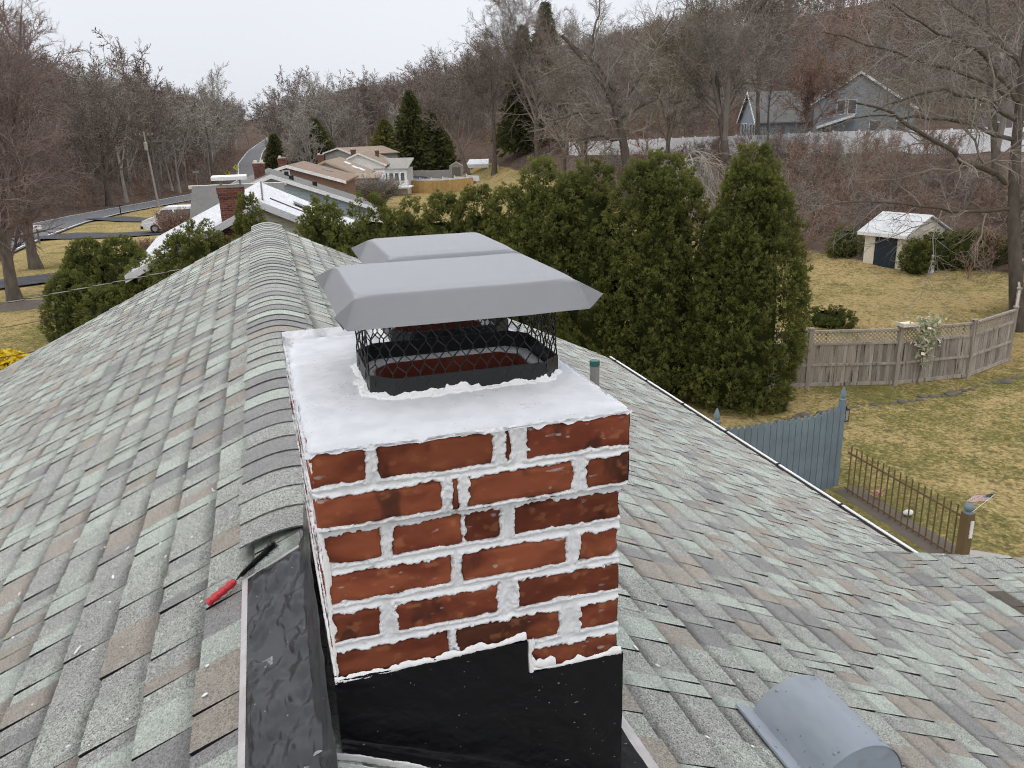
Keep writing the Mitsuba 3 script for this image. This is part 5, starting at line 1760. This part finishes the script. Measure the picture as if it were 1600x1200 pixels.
limb_tree('slope_tree', 'broad crooked bare tree on the rise behind the middle of the hedge', R1,
          [(25.3, 55.5, -.4), (24.95, 56, 4.2), (24.9, 56.9, 6.9), (24.8, 57.5, 8.6), (24.2, 58.1, 9.9), (23.35, 58.6, 10.9), (22.5, 59.2, 11.9), (21.5, 59.9, 13.2)], .42,
          [([(24.86, 57.0, 7.3), (22.6, 56.9, 8.1), (20.7, 56.2, 7.9), (19.6, 56.4, 7.5)], .16),
           ([(24.7, 57.8, 9.4), (23.6, 58.8, 11.4), (23.3, 59, 11.9), (21.6, 59.9, 13.1)], .14),
           ([(23.4, 58.7, 11.0), (23.5, 59.3, 13.0), (24.1, 59.6, 14.3), (24.3, 60, 16)], .12),
           ([(24.9, 56.5, 5.8), (23.9, 57, 6.3), (22.2, 56.4, 6.5), (20.5, 55.6, 5.8)], .13),
           ([(24.9, 57.4, 8.3), (26.5, 57.6, 10.3), (28.6, 58.9, 12.9), (30, 59.5, 14.5)], .17),
           ([(24.9, 57.2, 7.5), (27.2, 57.5, 8.6), (29.5, 58, 9.0)], .12)],
          2, (13, 9, 7), .013, .05)
tree('slope_tree', 'tall forked bare tree left of the blue grey house', R1, (39.2, 66.5, 2.3), 13, .42, tone=2, fork=4, n=(12, 8, 7, 4), first=.3, minr=.014, lean=(-1.5, 2))
tree('slope_tree', 'thin straight bare tree in front of the white vinyl fence', R1, (43.0, 67, 3.6), 9, .14, tone=0, fork=0, n=(13, 6, 5, 3), first=.3, minr=.012)
tree('rusty_tree', 'small bare tree holding rusty brown leaves in front of the blue grey house', R1, (46.4, 66.2, 4.0), 7.0, .14, tone=5, fork=3, n=(11, 8, 7, 6), first=.2, minr=.016)
for i, (x, y, h, lab) in enumerate([(30.5, 78, 13, 'tall bare tree on the rise above the left end of the tall hedge'), (33, 92, 14, 'bare tree above the pointed hedge tops, next to the dark spruces'), (36, 72, 13, 'bare tree between the crooked tree and the forked tree'),
                                    (47, 75, 13, 'bare tree rising right behind the forked tree'), (61, 63, 10, 'bare tree rising behind the vinyl fence right of the blue grey house')]):
    tree('slope_tree', lab, R1, (x, y, G(x, y)), h, .28, tone=[0, 2, 4][i % 3], fork=3, n=(11, 8, 7, 4), first=.3, minr=.015)

# weeping tree behind the hedge
wt = thing('weeping_tree', 'pale weeping tree with hanging twigs behind the gap in the hedge', 'tree')
base = np.array([23.0, 43.5, 0.0])
T0 = trunk_line(R1, base - [0, 0, .3], 5.6, (0, 0), .04)
tr, cr = MB(), MB()
tubes(tr, T0[None], np.linspace(.22, .10, 9)[None], 8, (.5, 1))
put('trunk', tr, 'bark', smooth=True, parent=wt)
A, AR = spawn(R1, T0[None], np.linspace(.22, .1, 9)[None], 26, .62, (45, 80), .6, 1.0, .5, 9, -.10, .06, .02)
u = np.linspace(0, 1, 9)
A[..., 2] += (1.5 * u - 3.2 * u ** 2)[None] * .9
tubes(cr, A, AR, 5, (3.5, 1))
B, BR = spawn(R1, A, AR, 14, .50, (15, 60), .15, 1.0, .6, 6, -.55, .08, .010)
tubes(cr, B, BR, 3, (3.5, 1))
C, CR = spawn(R1, B, BR, 6, .6, (10, 45), .1, 1.0, .7, 5, -.5, .08, .009)
ribbons(cr, C, CR, (3.5, 1), R1)
put('crown', cr, 'twig', parent=wt)

# ---- arborvitae and other evergreens
FROND = []


def arbor(rng, x, y, z, H, R, prof=None, n=330, per=18, size=.22, peaks=1, tint=0.0):
    """Foliage of upright sprays gathered in plumes, over a dark core."""
    mb, core = MB(), MB()
    pk = [(rng.uniform(-.45, .45) * R, rng.uniform(-.45, .45) * R, rng.uniform(.82, .97)) for _ in range(peaks - 1)] + [(0, 0, 1.0)]

    def radius(t):
        return R * np.where(t < .3, .82 + .18 * np.sin(t / .3 * np.pi / 2), (np.clip(1 - np.clip((t - .3) / .7, 0, 1) ** 2.6, 0, 1)) ** .66)
    ph, t = rng.uniform(0, 2 * np.pi, n), rng.uniform(.0, 1.0, n) ** .92 * .985
    dirs = np.stack([np.cos(ph), np.sin(ph)], 1)
    lump = npfbm(np.stack([np.cos(ph) * 1.7, np.sin(ph) * 1.7, t * H * .75 + x], 1), 3, 12)
    rad = radius(t) * (.74 + .42 * lump) * np.clip(rng.normal(1, .05, n), .85, 1.12)
    hz = t * H
    if peaks > 1:
        w = rng.integers(0, peaks, n)
        ox = np.array([pk[i][0] for i in w]) * sst(.35, .75, t)
        oy = np.array([pk[i][1] for i in w]) * sst(.35, .75, t)
        hz = hz * (1 - (1 - np.array([pk[i][2] for i in w])) * sst(.4, 1, t))
        rad = rad * (1 - .20 * sst(.4, .8, t))
    else:
        ox = oy = 0
    c = np.stack([x + dirs[:, 0] * rad + ox, y + dirs[:, 1] * rad + oy, z + hz], 1)
    ax = np.concatenate([dirs * .75, np.full((n, 1), 1.0)], 1) + rng.normal(size=(n, 3)) * .25
    ax /= np.linalg.norm(ax, axis=1, keepdims=True)
    sz = size * (.8 + .5 * rng.random(n)) * (1.0 - .25 * t)
    tin = np.clip(rng.random(n) * .55 + .45 * lump + tint, 0, 1)
    # each plume: per sprays along its axis
    N = n * per
    a = np.repeat(ax, per, 0)
    s = rng.random(N)
    side = rng.normal(size=(N, 3))
    side -= (side * a).sum(1, keepdims=True) * a
    side /= np.linalg.norm(side, axis=1, keepdims=True) + 1e-9
    szr = np.repeat(sz, per)
    p0 = np.repeat(c, per, 0) + a * ((s - .45) * szr * 2.3)[:, None] + side * (szr * .55 * np.sqrt(rng.random(N)) * (1 - .55 * s))[:, None]
    d = a * .8 + side * (.75 - .4 * s)[:, None] + rng.normal(size=(N, 3)) * .28
    d /= np.linalg.norm(d, axis=1, keepdims=True)
    L = szr * (.55 + .5 * rng.random(N))
    wv = np.cross(d, rng.normal(size=(N, 3)))
    wv /= np.linalg.norm(wv, axis=1, keepdims=True) + 1e-9
    W = L * .125
    tip = np.clip(.15 + .75 * s + rng.normal(size=N) * .12, 0, 1)
    uvx = np.clip(np.repeat(tin, per) * .8 + .2 * rng.random(N), 0, 1)
    verts, faces, uvs = [], [], []
    k = 0
    for q, (off, ll) in enumerate(((0.0, 1.0), (.75, .72), (-.75, .72))):
        dd = d + wv * off
        dd /= np.linalg.norm(dd, axis=1, keepdims=True)
        nn = np.cross(dd, np.cross(dd, wv)) if False else wv
        b = p0 + d * (L * (.0 if q == 0 else .18))[:, None]
        e = b + dd * (L * ll)[:, None]
        m = b + dd * (L * ll * .45)[:, None]
        vv = np.stack([b, m + wv * W[:, None], e, m - wv * W[:, None]], 1).reshape(-1, 3)
        ff = np.arange(N * 4).reshape(N, 4)
        verts.append(vv)
        faces.append(ff + k)
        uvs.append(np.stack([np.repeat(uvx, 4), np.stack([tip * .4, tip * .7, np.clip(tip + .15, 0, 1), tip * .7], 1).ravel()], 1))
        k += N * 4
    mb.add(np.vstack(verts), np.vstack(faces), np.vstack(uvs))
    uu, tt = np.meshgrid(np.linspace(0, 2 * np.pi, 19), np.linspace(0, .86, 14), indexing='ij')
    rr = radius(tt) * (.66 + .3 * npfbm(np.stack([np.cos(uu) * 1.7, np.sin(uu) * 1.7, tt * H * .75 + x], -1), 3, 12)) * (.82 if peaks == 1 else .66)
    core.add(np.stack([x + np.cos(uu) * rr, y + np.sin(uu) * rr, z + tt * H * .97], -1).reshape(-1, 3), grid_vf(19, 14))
    return mb, core


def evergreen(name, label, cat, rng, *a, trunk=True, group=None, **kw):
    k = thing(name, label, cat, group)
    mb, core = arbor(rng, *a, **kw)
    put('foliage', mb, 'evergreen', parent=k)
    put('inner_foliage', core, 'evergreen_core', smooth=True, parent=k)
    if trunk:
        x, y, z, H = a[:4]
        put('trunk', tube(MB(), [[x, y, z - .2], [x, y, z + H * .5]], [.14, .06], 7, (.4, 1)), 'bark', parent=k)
    return k


R2 = np.random.default_rng(202)
ARBS = [(12.42, 19.04, 0.00, 7.14, 1.42, 3, 1150, 'rightmost tall evergreen of the hedge, its foot reaching the yard'),
        (10.70, 20.80, 0.00, 7.06, 1.62, 3, 1150, 'second tall evergreen from the right in the hedge, broad topped'),
        (9.04, 22.06, 0.00, 6.83, 1.50, 3, 950, 'third tall evergreen from the right in the hedge'),
        (7.84, 23.06, 0.00, 6.84, 1.35, 3, 850, 'leftmost of the tall evergreens, right of the low lawn slope'),
        (7.01, 23.72, 0.00, 6.0, 1.0, 1, 320, 'short evergreen at the left foot of the tall hedge trees'),
        (6.26, 24.54, 0.00, 6.03, 1.05, 1, 330, 'pointed evergreen above the right end of the farther chimney cap'),
        (5.33, 25.17, 0.00, 5.79, .95, 1, 300, 'darker pointed evergreen in front of the cedar fence'),
        (4.49, 25.80, 0.00, 5.67, 1.15, 2, 330, 'evergreen in front of the left end of the cedar fence'),
        (3.20, 26.62, 0.00, 5.74, 1.35, 3, 430, 'broad evergreen in front of the pale blue porch'),
        (1.73, 27.41, 0.00, 5.62, 1.45, 3, 430, 'broad evergreen just right of the roof peak'),
        (-.55, 29.09, 0.07, 5.66, .80, 2, 300, 'evergreen in front of the brick chimney of the white roofed house'),
        (-2.20, 29.3, 0.16, 4.76, 1.65, 3, 420, 'rounded evergreen in front of the white roof, left of the roof peak'),
        (-5.27, 32.81, 0.29, 3.77, 1.12, 1, 300, 'right one of the two pointed evergreens at the left lawn'),
        (-6.55, 33.38, 0.30, 3.72, .99, 1, 280, 'left one of the two pointed evergreens at the left lawn'),
        (-6.99, 31.83, 0.30, 2.75, .95, 1, 220, 'low dark evergreen at the left end of the hedge beside the lawn'),
        (-4.3, 31.0, 0.27, 3.2, 1.25, 2, 280, 'low evergreen at the right foot of the two pointed ones'),
        (-5.7, 31.0, 0.28, 2.3, 1.1, 1, 200, 'low evergreen between the feet of the two pointed ones')]
for x, y, z, H, R, pk, n, lab in ARBS:
    evergreen('arborvitae', lab, 'evergreen', R2, x, y, z, H, R, n=int(n * 1.45) if H > 6.5 else int(n * 2.1), peaks=pk, per=20, size=.165 if H > 5 else .16, tint=.05 if y > 23 else -.04, group='evergreens of the hedge')


def spruce(name, label, rng, x, y, H, R, tone):
    k = thing(name, label, 'tree')
    z = G(x, y)
    put('trunk', tube(MB(), [[x, y, z - .3], [x, y, z + H]], [.3, .03], 7, (.3, 1)), 'bark', parent=k)
    mb = MB()
    m = 1500
    t = rng.random(m) ** .8 * .93 + .05
    ph = rng.uniform(0, 6.28, m)
    L = R * (1 - t) ** .75 * rng.uniform(.6, 1.15, m) + .3
    d = np.stack([np.cos(ph), np.sin(ph), rng.normal(-.12, .16, m)], 1)
    p0 = np.stack([x + 0 * t, y + 0 * t, z + t * H], 1)
    for q in range(5):
        f = .15 + .2 * q
        c = p0 + d * (L * f)[:, None] + np.array([0, 0, -1]) * (.18 * L * f ** 2)[:, None]
        dd = d + rng.normal(size=(m, 3)) * .45
        dd /= np.linalg.norm(dd, axis=1, keepdims=True)
        w = np.cross(dd, rng.normal(size=(m, 3)))
        w /= np.linalg.norm(w, axis=1, keepdims=True)
        s = (.55 * L * .55 + .2)[:, None]
        mb.add(np.stack([c, c + dd * s * .5 + w * s * .22, c + dd * s, c + dd * s * .5 - w * s * .22], 1).reshape(-1, 3), np.arange(m * 4).reshape(m, 4), np.stack([np.repeat(np.clip(tone + rng.random(m) * .4, 0, 1), 4), np.tile([.05, .2, .45, .2], m)], 1))
    put('foliage', mb, 'evergreen', parent=k)


spruce('spruce_tree', 'taller of the two dark spruces poking above the bare trees', R2, 46.4, 138.4, 22, 4.4, .02)
spruce('spruce_tree', 'shorter spruce left of the taller one above the bare trees', R2, 42.6, 138.6, 20, 4.2, .05)
spruce('spruce_tree', 'dark tall spruce beside the white house and its pool', R2, 28.6, 166.6, 16.6, 4.8, .05)
spruce('spruce_tree', 'dark spruce at the right side of the tall one by the pool', R2, 33.2, 168.5, 13.0, 4.2, .0)
spruce('pine_tree', 'brighter green rounded pine left of the dark tall spruce', R2, 23.2, 165.5, 11.8, 4.4, .6)
spruce('spruce_tree', 'dark evergreen behind the chimney of the tan house', R2, 11.0, 176, 12.2, 5.6, .02)
spruce('spruce_tree', 'small dark evergreen at the right side of the far road', R2, 3.2, 178, 9.5, 2.6, .02)

# clipped shrubs round the shed
evergreen('cone_shrub', 'clipped cone shaped green shrub left of the garden shed', 'shrub', R2, 29.2, 37.0, .25, 1.75, .85, n=200, per=16, size=.14, trunk=False)
evergreen('cone_shrub', 'clipped cone shaped green shrub in front of the shed door corner', 'shrub', R2, 30.0, 32.75, .2, 1.6, .66, n=190, per=16, size=.14, trunk=False)
for i, (x, y, H, R) in enumerate(((31.2, 32.75, 1.75, .95), (32.3, 32.4, 1.85, 1.05), (33.5, 32.1, 1.7, 1.0))):
    evergreen('yew_shrub', ('left part of the big dark clipped yew in front of the shed', 'middle part of the big dark clipped yew in front of the shed', 'right part of the big dark clipped yew in front of the shed')[i], 'shrub', R2, x, y, .25, H, R, n=190, per=16, size=.16, trunk=False, tint=-.35)
evergreen('low_shrub', 'low dark bluish shrub just beyond the wood fence', 'shrub', R2, 20.3, 25.9, 0, .62, .95, n=110, per=16, size=.14, trunk=False, tint=-.4)
yb = thing('yellow_shrub', 'bright yellow flowering shrub at the left edge beyond the roof', 'shrub')
mb, core = MB(), MB()
r = np.random.default_rng(31)
m = 1600
d = r.normal(size=(m, 3))
d /= np.linalg.norm(d, axis=1, keepdims=True)
c = np.array([-8.75, 29.6, .55]) + d * [.62, .6, .40] * r.uniform(.5, 1.05, (m, 1))
w1, w2 = r.normal(size=(m, 3)) * .045, r.normal(size=(m, 3)) * .045
mb.add(np.stack([c - w1, c + w2, c + w1, c - w2], 1).reshape(-1, 3), np.arange(m * 4).reshape(m, 4), np.stack([np.full(m * 4, 23.5), np.repeat(r.random(m), 4)], 1))
put('blossom', mb, 'paint', parent=yb)
s = trimesh.creation.icosphere(subdivisions=2)
put('inner_foliage', MB().add(s.vertices * [.42, .42, .33] + [-8.75, 29.6, .5], s.faces), 'evergreen_core', smooth=True, parent=yb)
rk = trimesh.creation.icosphere(subdivisions=3)
put('garden_rock', MB().add(rk.vertices * [.35, .3, .45] * (1 + .35 * (npfbm(rk.vertices * 1.4, 3, 7) - .5)[:, None]) + [-9.25, 28.6, .5], rk.faces, (7.5, .1)), 'paint', smooth=True, label='tan rock beside the yellow shrub at the left edge', category='rock')


def twig_shrub(name, label, rng, x, y, H, W, tone, n=90, minr=.008):
    k = thing(name, label, 'shrub')
    z = G(x, y)
    a = rng.uniform(0, 6.28, n)
    u = np.linspace(0, 1, 5)
    top = np.stack([np.cos(a), np.sin(a)], 1) * (W * np.sqrt(rng.random(n)))[:, None]
    Q = np.stack([x + np.outer(top[:, 0] * .2, 1 - u) * 0 + np.outer(top[:, 0], .15 + .85 * u), y + np.outer(top[:, 1], .15 + .85 * u), z + np.outer(H * rng.uniform(.7, 1.0, n), u ** .9) - .05], -1)
    Rr = np.maximum(.018 * (1 - .7 * u), minr)[None].repeat(n, 0)
    st = MB()
    tubes(st, Q, Rr, 4, (3.5 if tone == 5 else tone + .5, 1))
    put('stem', st, 'twig', parent=k, kind='stuff')
    C, CR = spawn(rng, Q, Rr, 10, .35, (15, 50), .35, 1.0, .7, 3, .05, .1, minr)
    tw = MB()
    ribbons(tw, C, CR, (tone + .5, 1), rng)
    D, DR = spawn(rng, C, CR, 4, .5, (15, 60), .2, 1.0, .7, 3, .0, .1, minr)
    ribbons(tw, D, DR, (tone + .5, 1), rng)
    put('twig', tw, 'twig', parent=k, kind='stuff')


twig_shrub('bare_shrub', 'bare shrub with pale stems in front of the white van', R2, -5.6, 60.3, 2.4, 1.5, 5, 110, .014)
twig_shrub('bare_shrub', 'small reddish bare shrub beside the driveway edge of the white roof', R2, -7.6, 55.0, 1.2, .9, 5, 70, .012)
twig_shrub('bare_shrub', 'dense bare shrub in front of the left end of the cedar fence', R2, 12.3, 97, 3.2, 2.6, 2, 150, .02)
twig_shrub('bare_shrub', 'rounded brown bare shrub at the right of the dark yew', R2, 37.2, 32.6, 1.9, 1.6, 1, 150, .01)
# variegated vine on the wood fence with a pale hat shaped birdhouse
vn = thing('ivy_vine', 'pale variegated ivy spilling over the wood fence post', 'vine')
mb = MB()
m = 520
tt = r.random(m)
c = np.stack([18.35 + r.normal(size=m) * (.30 - .2 * (1 - tt)) - .1 * tt, 18.72 + r.normal(size=m) * .10, .55 + 1.55 * tt ** .6 + r.normal(size=m) * .08], 1)
w1, w2 = r.normal(size=(m, 3)) * .035, r.normal(size=(m, 3)) * .035
mb.add(np.stack([c - w1, c + w2, c + w1, c - w2], 1).reshape(-1, 3), np.arange(m * 4).reshape(m, 4), np.stack([np.repeat(np.where(r.random(m) < .4, 7.5, 22.5), 4), np.repeat(r.random(m), 4)], 1))
put('leaf', mb, 'paint', parent=vn, kind='stuff')
put('stem', tube(MB(), [[18.2, 18.77, 0], [18.25, 18.75, .7], [18.32, 18.74, 1.3], [18.2, 18.8, 1.8]], .02, 5, (17.5, 1)), 'paint', parent=vn)
bh = thing('bird_feeder', 'small cream tray on top of the wood fence post beside the ivy', 'bird feeder')
put('tray', box(MB(), 17.42, 17.95, 18.70, 19.10, FH + .115, FH + .17, (7.5, 1)), 'paint', parent=bh)
put('tray_lip', box(box(MB(), 17.42, 17.95, 18.69, 18.71, FH + .17, FH + .22, (7.5, 1)), 17.42, 17.45, 18.71, 19.09, FH + .171, FH + .22, (7.5, 1)), 'paint', parent=bh)
gn = thing('garden_statue', 'small white garden figure in front of the dark yew', 'statue')
put('figure', tube(MB(), np.c_[np.full(9, 30.55), np.full(9, 32.3), .2 + np.array([0, .08, .3, .5, .62, .68, .74, .84, .9])], [.14, .15, .11, .13, .10, .05, .09, .08, .01], 10, (.5, .3)), 'paint', smooth=50, parent=gn)

# ---- woods as stuff: a few tree prototypes set out many times


def proto(name, seed, H, tone, n, minr, lenf=(.40, .5, .5, .55), first=.3, up=.2, fork=2):
    rr = np.random.default_rng(seed)
    tr, cr = bare_tree(rr, (0, 0, 0), H, H * .017, tone=tone, n=n, minr=minr, lenf=lenf, first=first, up=up, S=4, SB=3, fork=fork)
    v1, f1_, u1 = tr.arrays()
    v2, f2_, u2 = cr.arrays()
    u1 = np.tile([tone + .5, 1.0], (len(v1), 1))
    scene[name] = {'type': 'shapegroup', 'tree': mikit.ply((np.vstack([v1, v2]), np.vstack([f1_, f2_ + len(v1)])), 'm_twig', smooth=False, uv=np.vstack([u1, u2]))}
    return name


MID = [proto(f'proto_tree_{i}', 300 + i, h, t, (6, 6, 6, 3), .050) for i, (h, t) in enumerate([(17, 0), (18, 1), (16, 2), (19, 1), (17, 3), (18, 0)])]
FAR = [proto(f'proto_far_{i}', 400 + i, h, t, (5, 4, 4, 0), .11, lenf=(.42, .55, .6, .5)) for i, (h, t) in enumerate([(16, 0), (17, 1), (15, 4), (16, 5)])]
SAP = [proto(f'proto_sapling_{i}', 500 + i, h, t, (11, 5, 5, 0), .019, fork=0, first=.06, up=.35, lenf=(.45, .5, .5, .5)) for i, (h, t) in enumerate([(3.2, 5), (2.6, 1), (3.6, 2), (2.8, 5)])]
R3 = np.random.default_rng(303)


def plant(name, spots, protos, smin, smax, tilt=4, start=0):
    for i, (x, y) in enumerate(spots):
        s = R3.uniform(smin, smax)
        m = T().translate([float(x), float(y), G(x, y) - .2]).rotate([R3.normal(), R3.normal(), 0.01], float(R3.normal() * tilt)).rotate([0, 0, 1], float(R3.uniform(0, 360))).scale([s * R3.uniform(.9, 1.15), s * R3.uniform(.9, 1.15), s])
        scene[f'{name}__{start + i + 1:03d}'] = {'type': 'instance', 'shapegroup': {'type': 'ref', 'id': protos[R3.integers(len(protos))]}, 'to_world': m}


def scatter(n, x0, x1, y0, y1, ok, dmin):
    pts = []
    for _ in range(n * 30):
        p = np.array([R3.uniform(x0, x1), R3.uniform(y0, y1)])
        if ok(*p) and all((p[0] - q[0]) ** 2 + (p[1] - q[1]) ** 2 > dmin ** 2 for q in pts):
            pts.append(p)
            if len(pts) >= n:
                break
    return pts


left_ok = lambda x, y: road_off(x, y) < -6.5 and road_off(x, y) > -118 and math.atan2(x, y + 1.15) > math.radians(-24)
left_pts = scatter(520, -140, -8, 88, 380, left_ok, 2.4)
plant('roadside_woods', [p for p in left_pts if p[1] < 165], MID, .84, 1.10)
plant('roadside_woods', [p for p in left_pts if p[1] >= 165], MID, .66, .92, start=sum(p[1] < 165 for p in left_pts))
tag('roadside_woods', 'dense bare brown woods beyond the road on the left', 'woods', kind='stuff')
back_ok = lambda x, y: y > 178 + .12 * abs(x - 15) and road_off(x, y) > 7
plant('valley_woods', scatter(230, 3, 95, 176, 400, back_ok, 3.2) + scatter(50, -60, 60, 400, 560, lambda x, y: abs(road_off(x, y)) > 6, 5.0), MID, .68, .92)
tag('valley_woods', 'bare woods filling the valley behind the far houses', 'woods', kind='stuff')


def hill_ok(x, y):
    xe = x - base_x(y)
    if xe < 8 + 3 * (y > 70):
        return False
    if y < 112 and x < 72 and xe < 46:      # keep the gardens and houses on the rise open
        return (x - 44) * .5 + y > 96 and x < 46 or y > 100
    return True


plant('hillside_woods', scatter(170, 34, 130, 60, 260, hill_ok, 3.6), MID, .36, .58)
tag('hillside_woods', 'bare woods climbing the hillside on the right', 'woods', kind='stuff')
plant('mountain_woods', scatter(1400, 90, 330, 60, 900, lambda x, y: x > 95 and x < .62 * y + 190 and x > .12 * y + 40, 4.5), FAR, .5, .8)
tag('mountain_woods', 'distant bare woods covering the mountain ridge', 'woods', kind='stuff')


def brush_ok(x, y):
    xe = x - base_x(y)
    return .3 < xe < 12.5 and (x - 26) > .12 * (y - 36) and not (28.3 < x < 35.5 and 31.5 < y < 37.6)


plant('brush_thicket', scatter(300, 27, 56, 28, 92, brush_ok, .85) + scatter(80, 40, 60, 46, 80, lambda x, y: 13 < x - base_x(y) < 18.5, .8), SAP, .45, .85, 9)
tag('brush_thicket', 'reddish brown brush covering the slope behind the shed', 'brush', kind='stuff')
under_ok = lambda x, y: -34 < road_off(x, y) + 0 < -5.0 and math.atan2(x, y + 1.15) > math.radians(-22)
plant('roadside_brush', scatter(260, -60, -5, 78, 330, under_ok, 1.6) + scatter(60, 4, 30, 190, 380, lambda x, y: 5 < road_off(x, y) < 20, 1.6), SAP, .7, 1.5, 9)
plant('hillside_brush', scatter(260, 27, 85, 70, 215, lambda x, y: 7 + 3 * (y > 70) < x - base_x(y) < 42 and not (40 < x < 72 and y < 100), 1.6), SAP, .8, 1.7, 8)
tag('hillside_brush', 'brown undergrowth among the trees on the right hillside', 'brush', kind='stuff')
tag('roadside_brush', 'low reddish brush along the far side of the road', 'brush', kind='stuff')

# ------------------------------------------------------------------ air
scene['air'] = {'type': 'homogeneous', 'albedo': {'type': 'rgb', 'value': [.93, .95, .97]}, 'sigma_t': 0.00003}
scene['haze'] = {'type': 'cube', 'to_world': T().translate([0, 2350, 58]).scale([3400, 2950, 80]), 'bsdf': {'type': 'null'}, 'interior': {'type': 'ref', 'id': 'air'}}
scene['camera']['medium'] = {'type': 'ref', 'id': 'air'}
tag('haze', 'thin haze in the valley air', 'haze', kind='stuff')
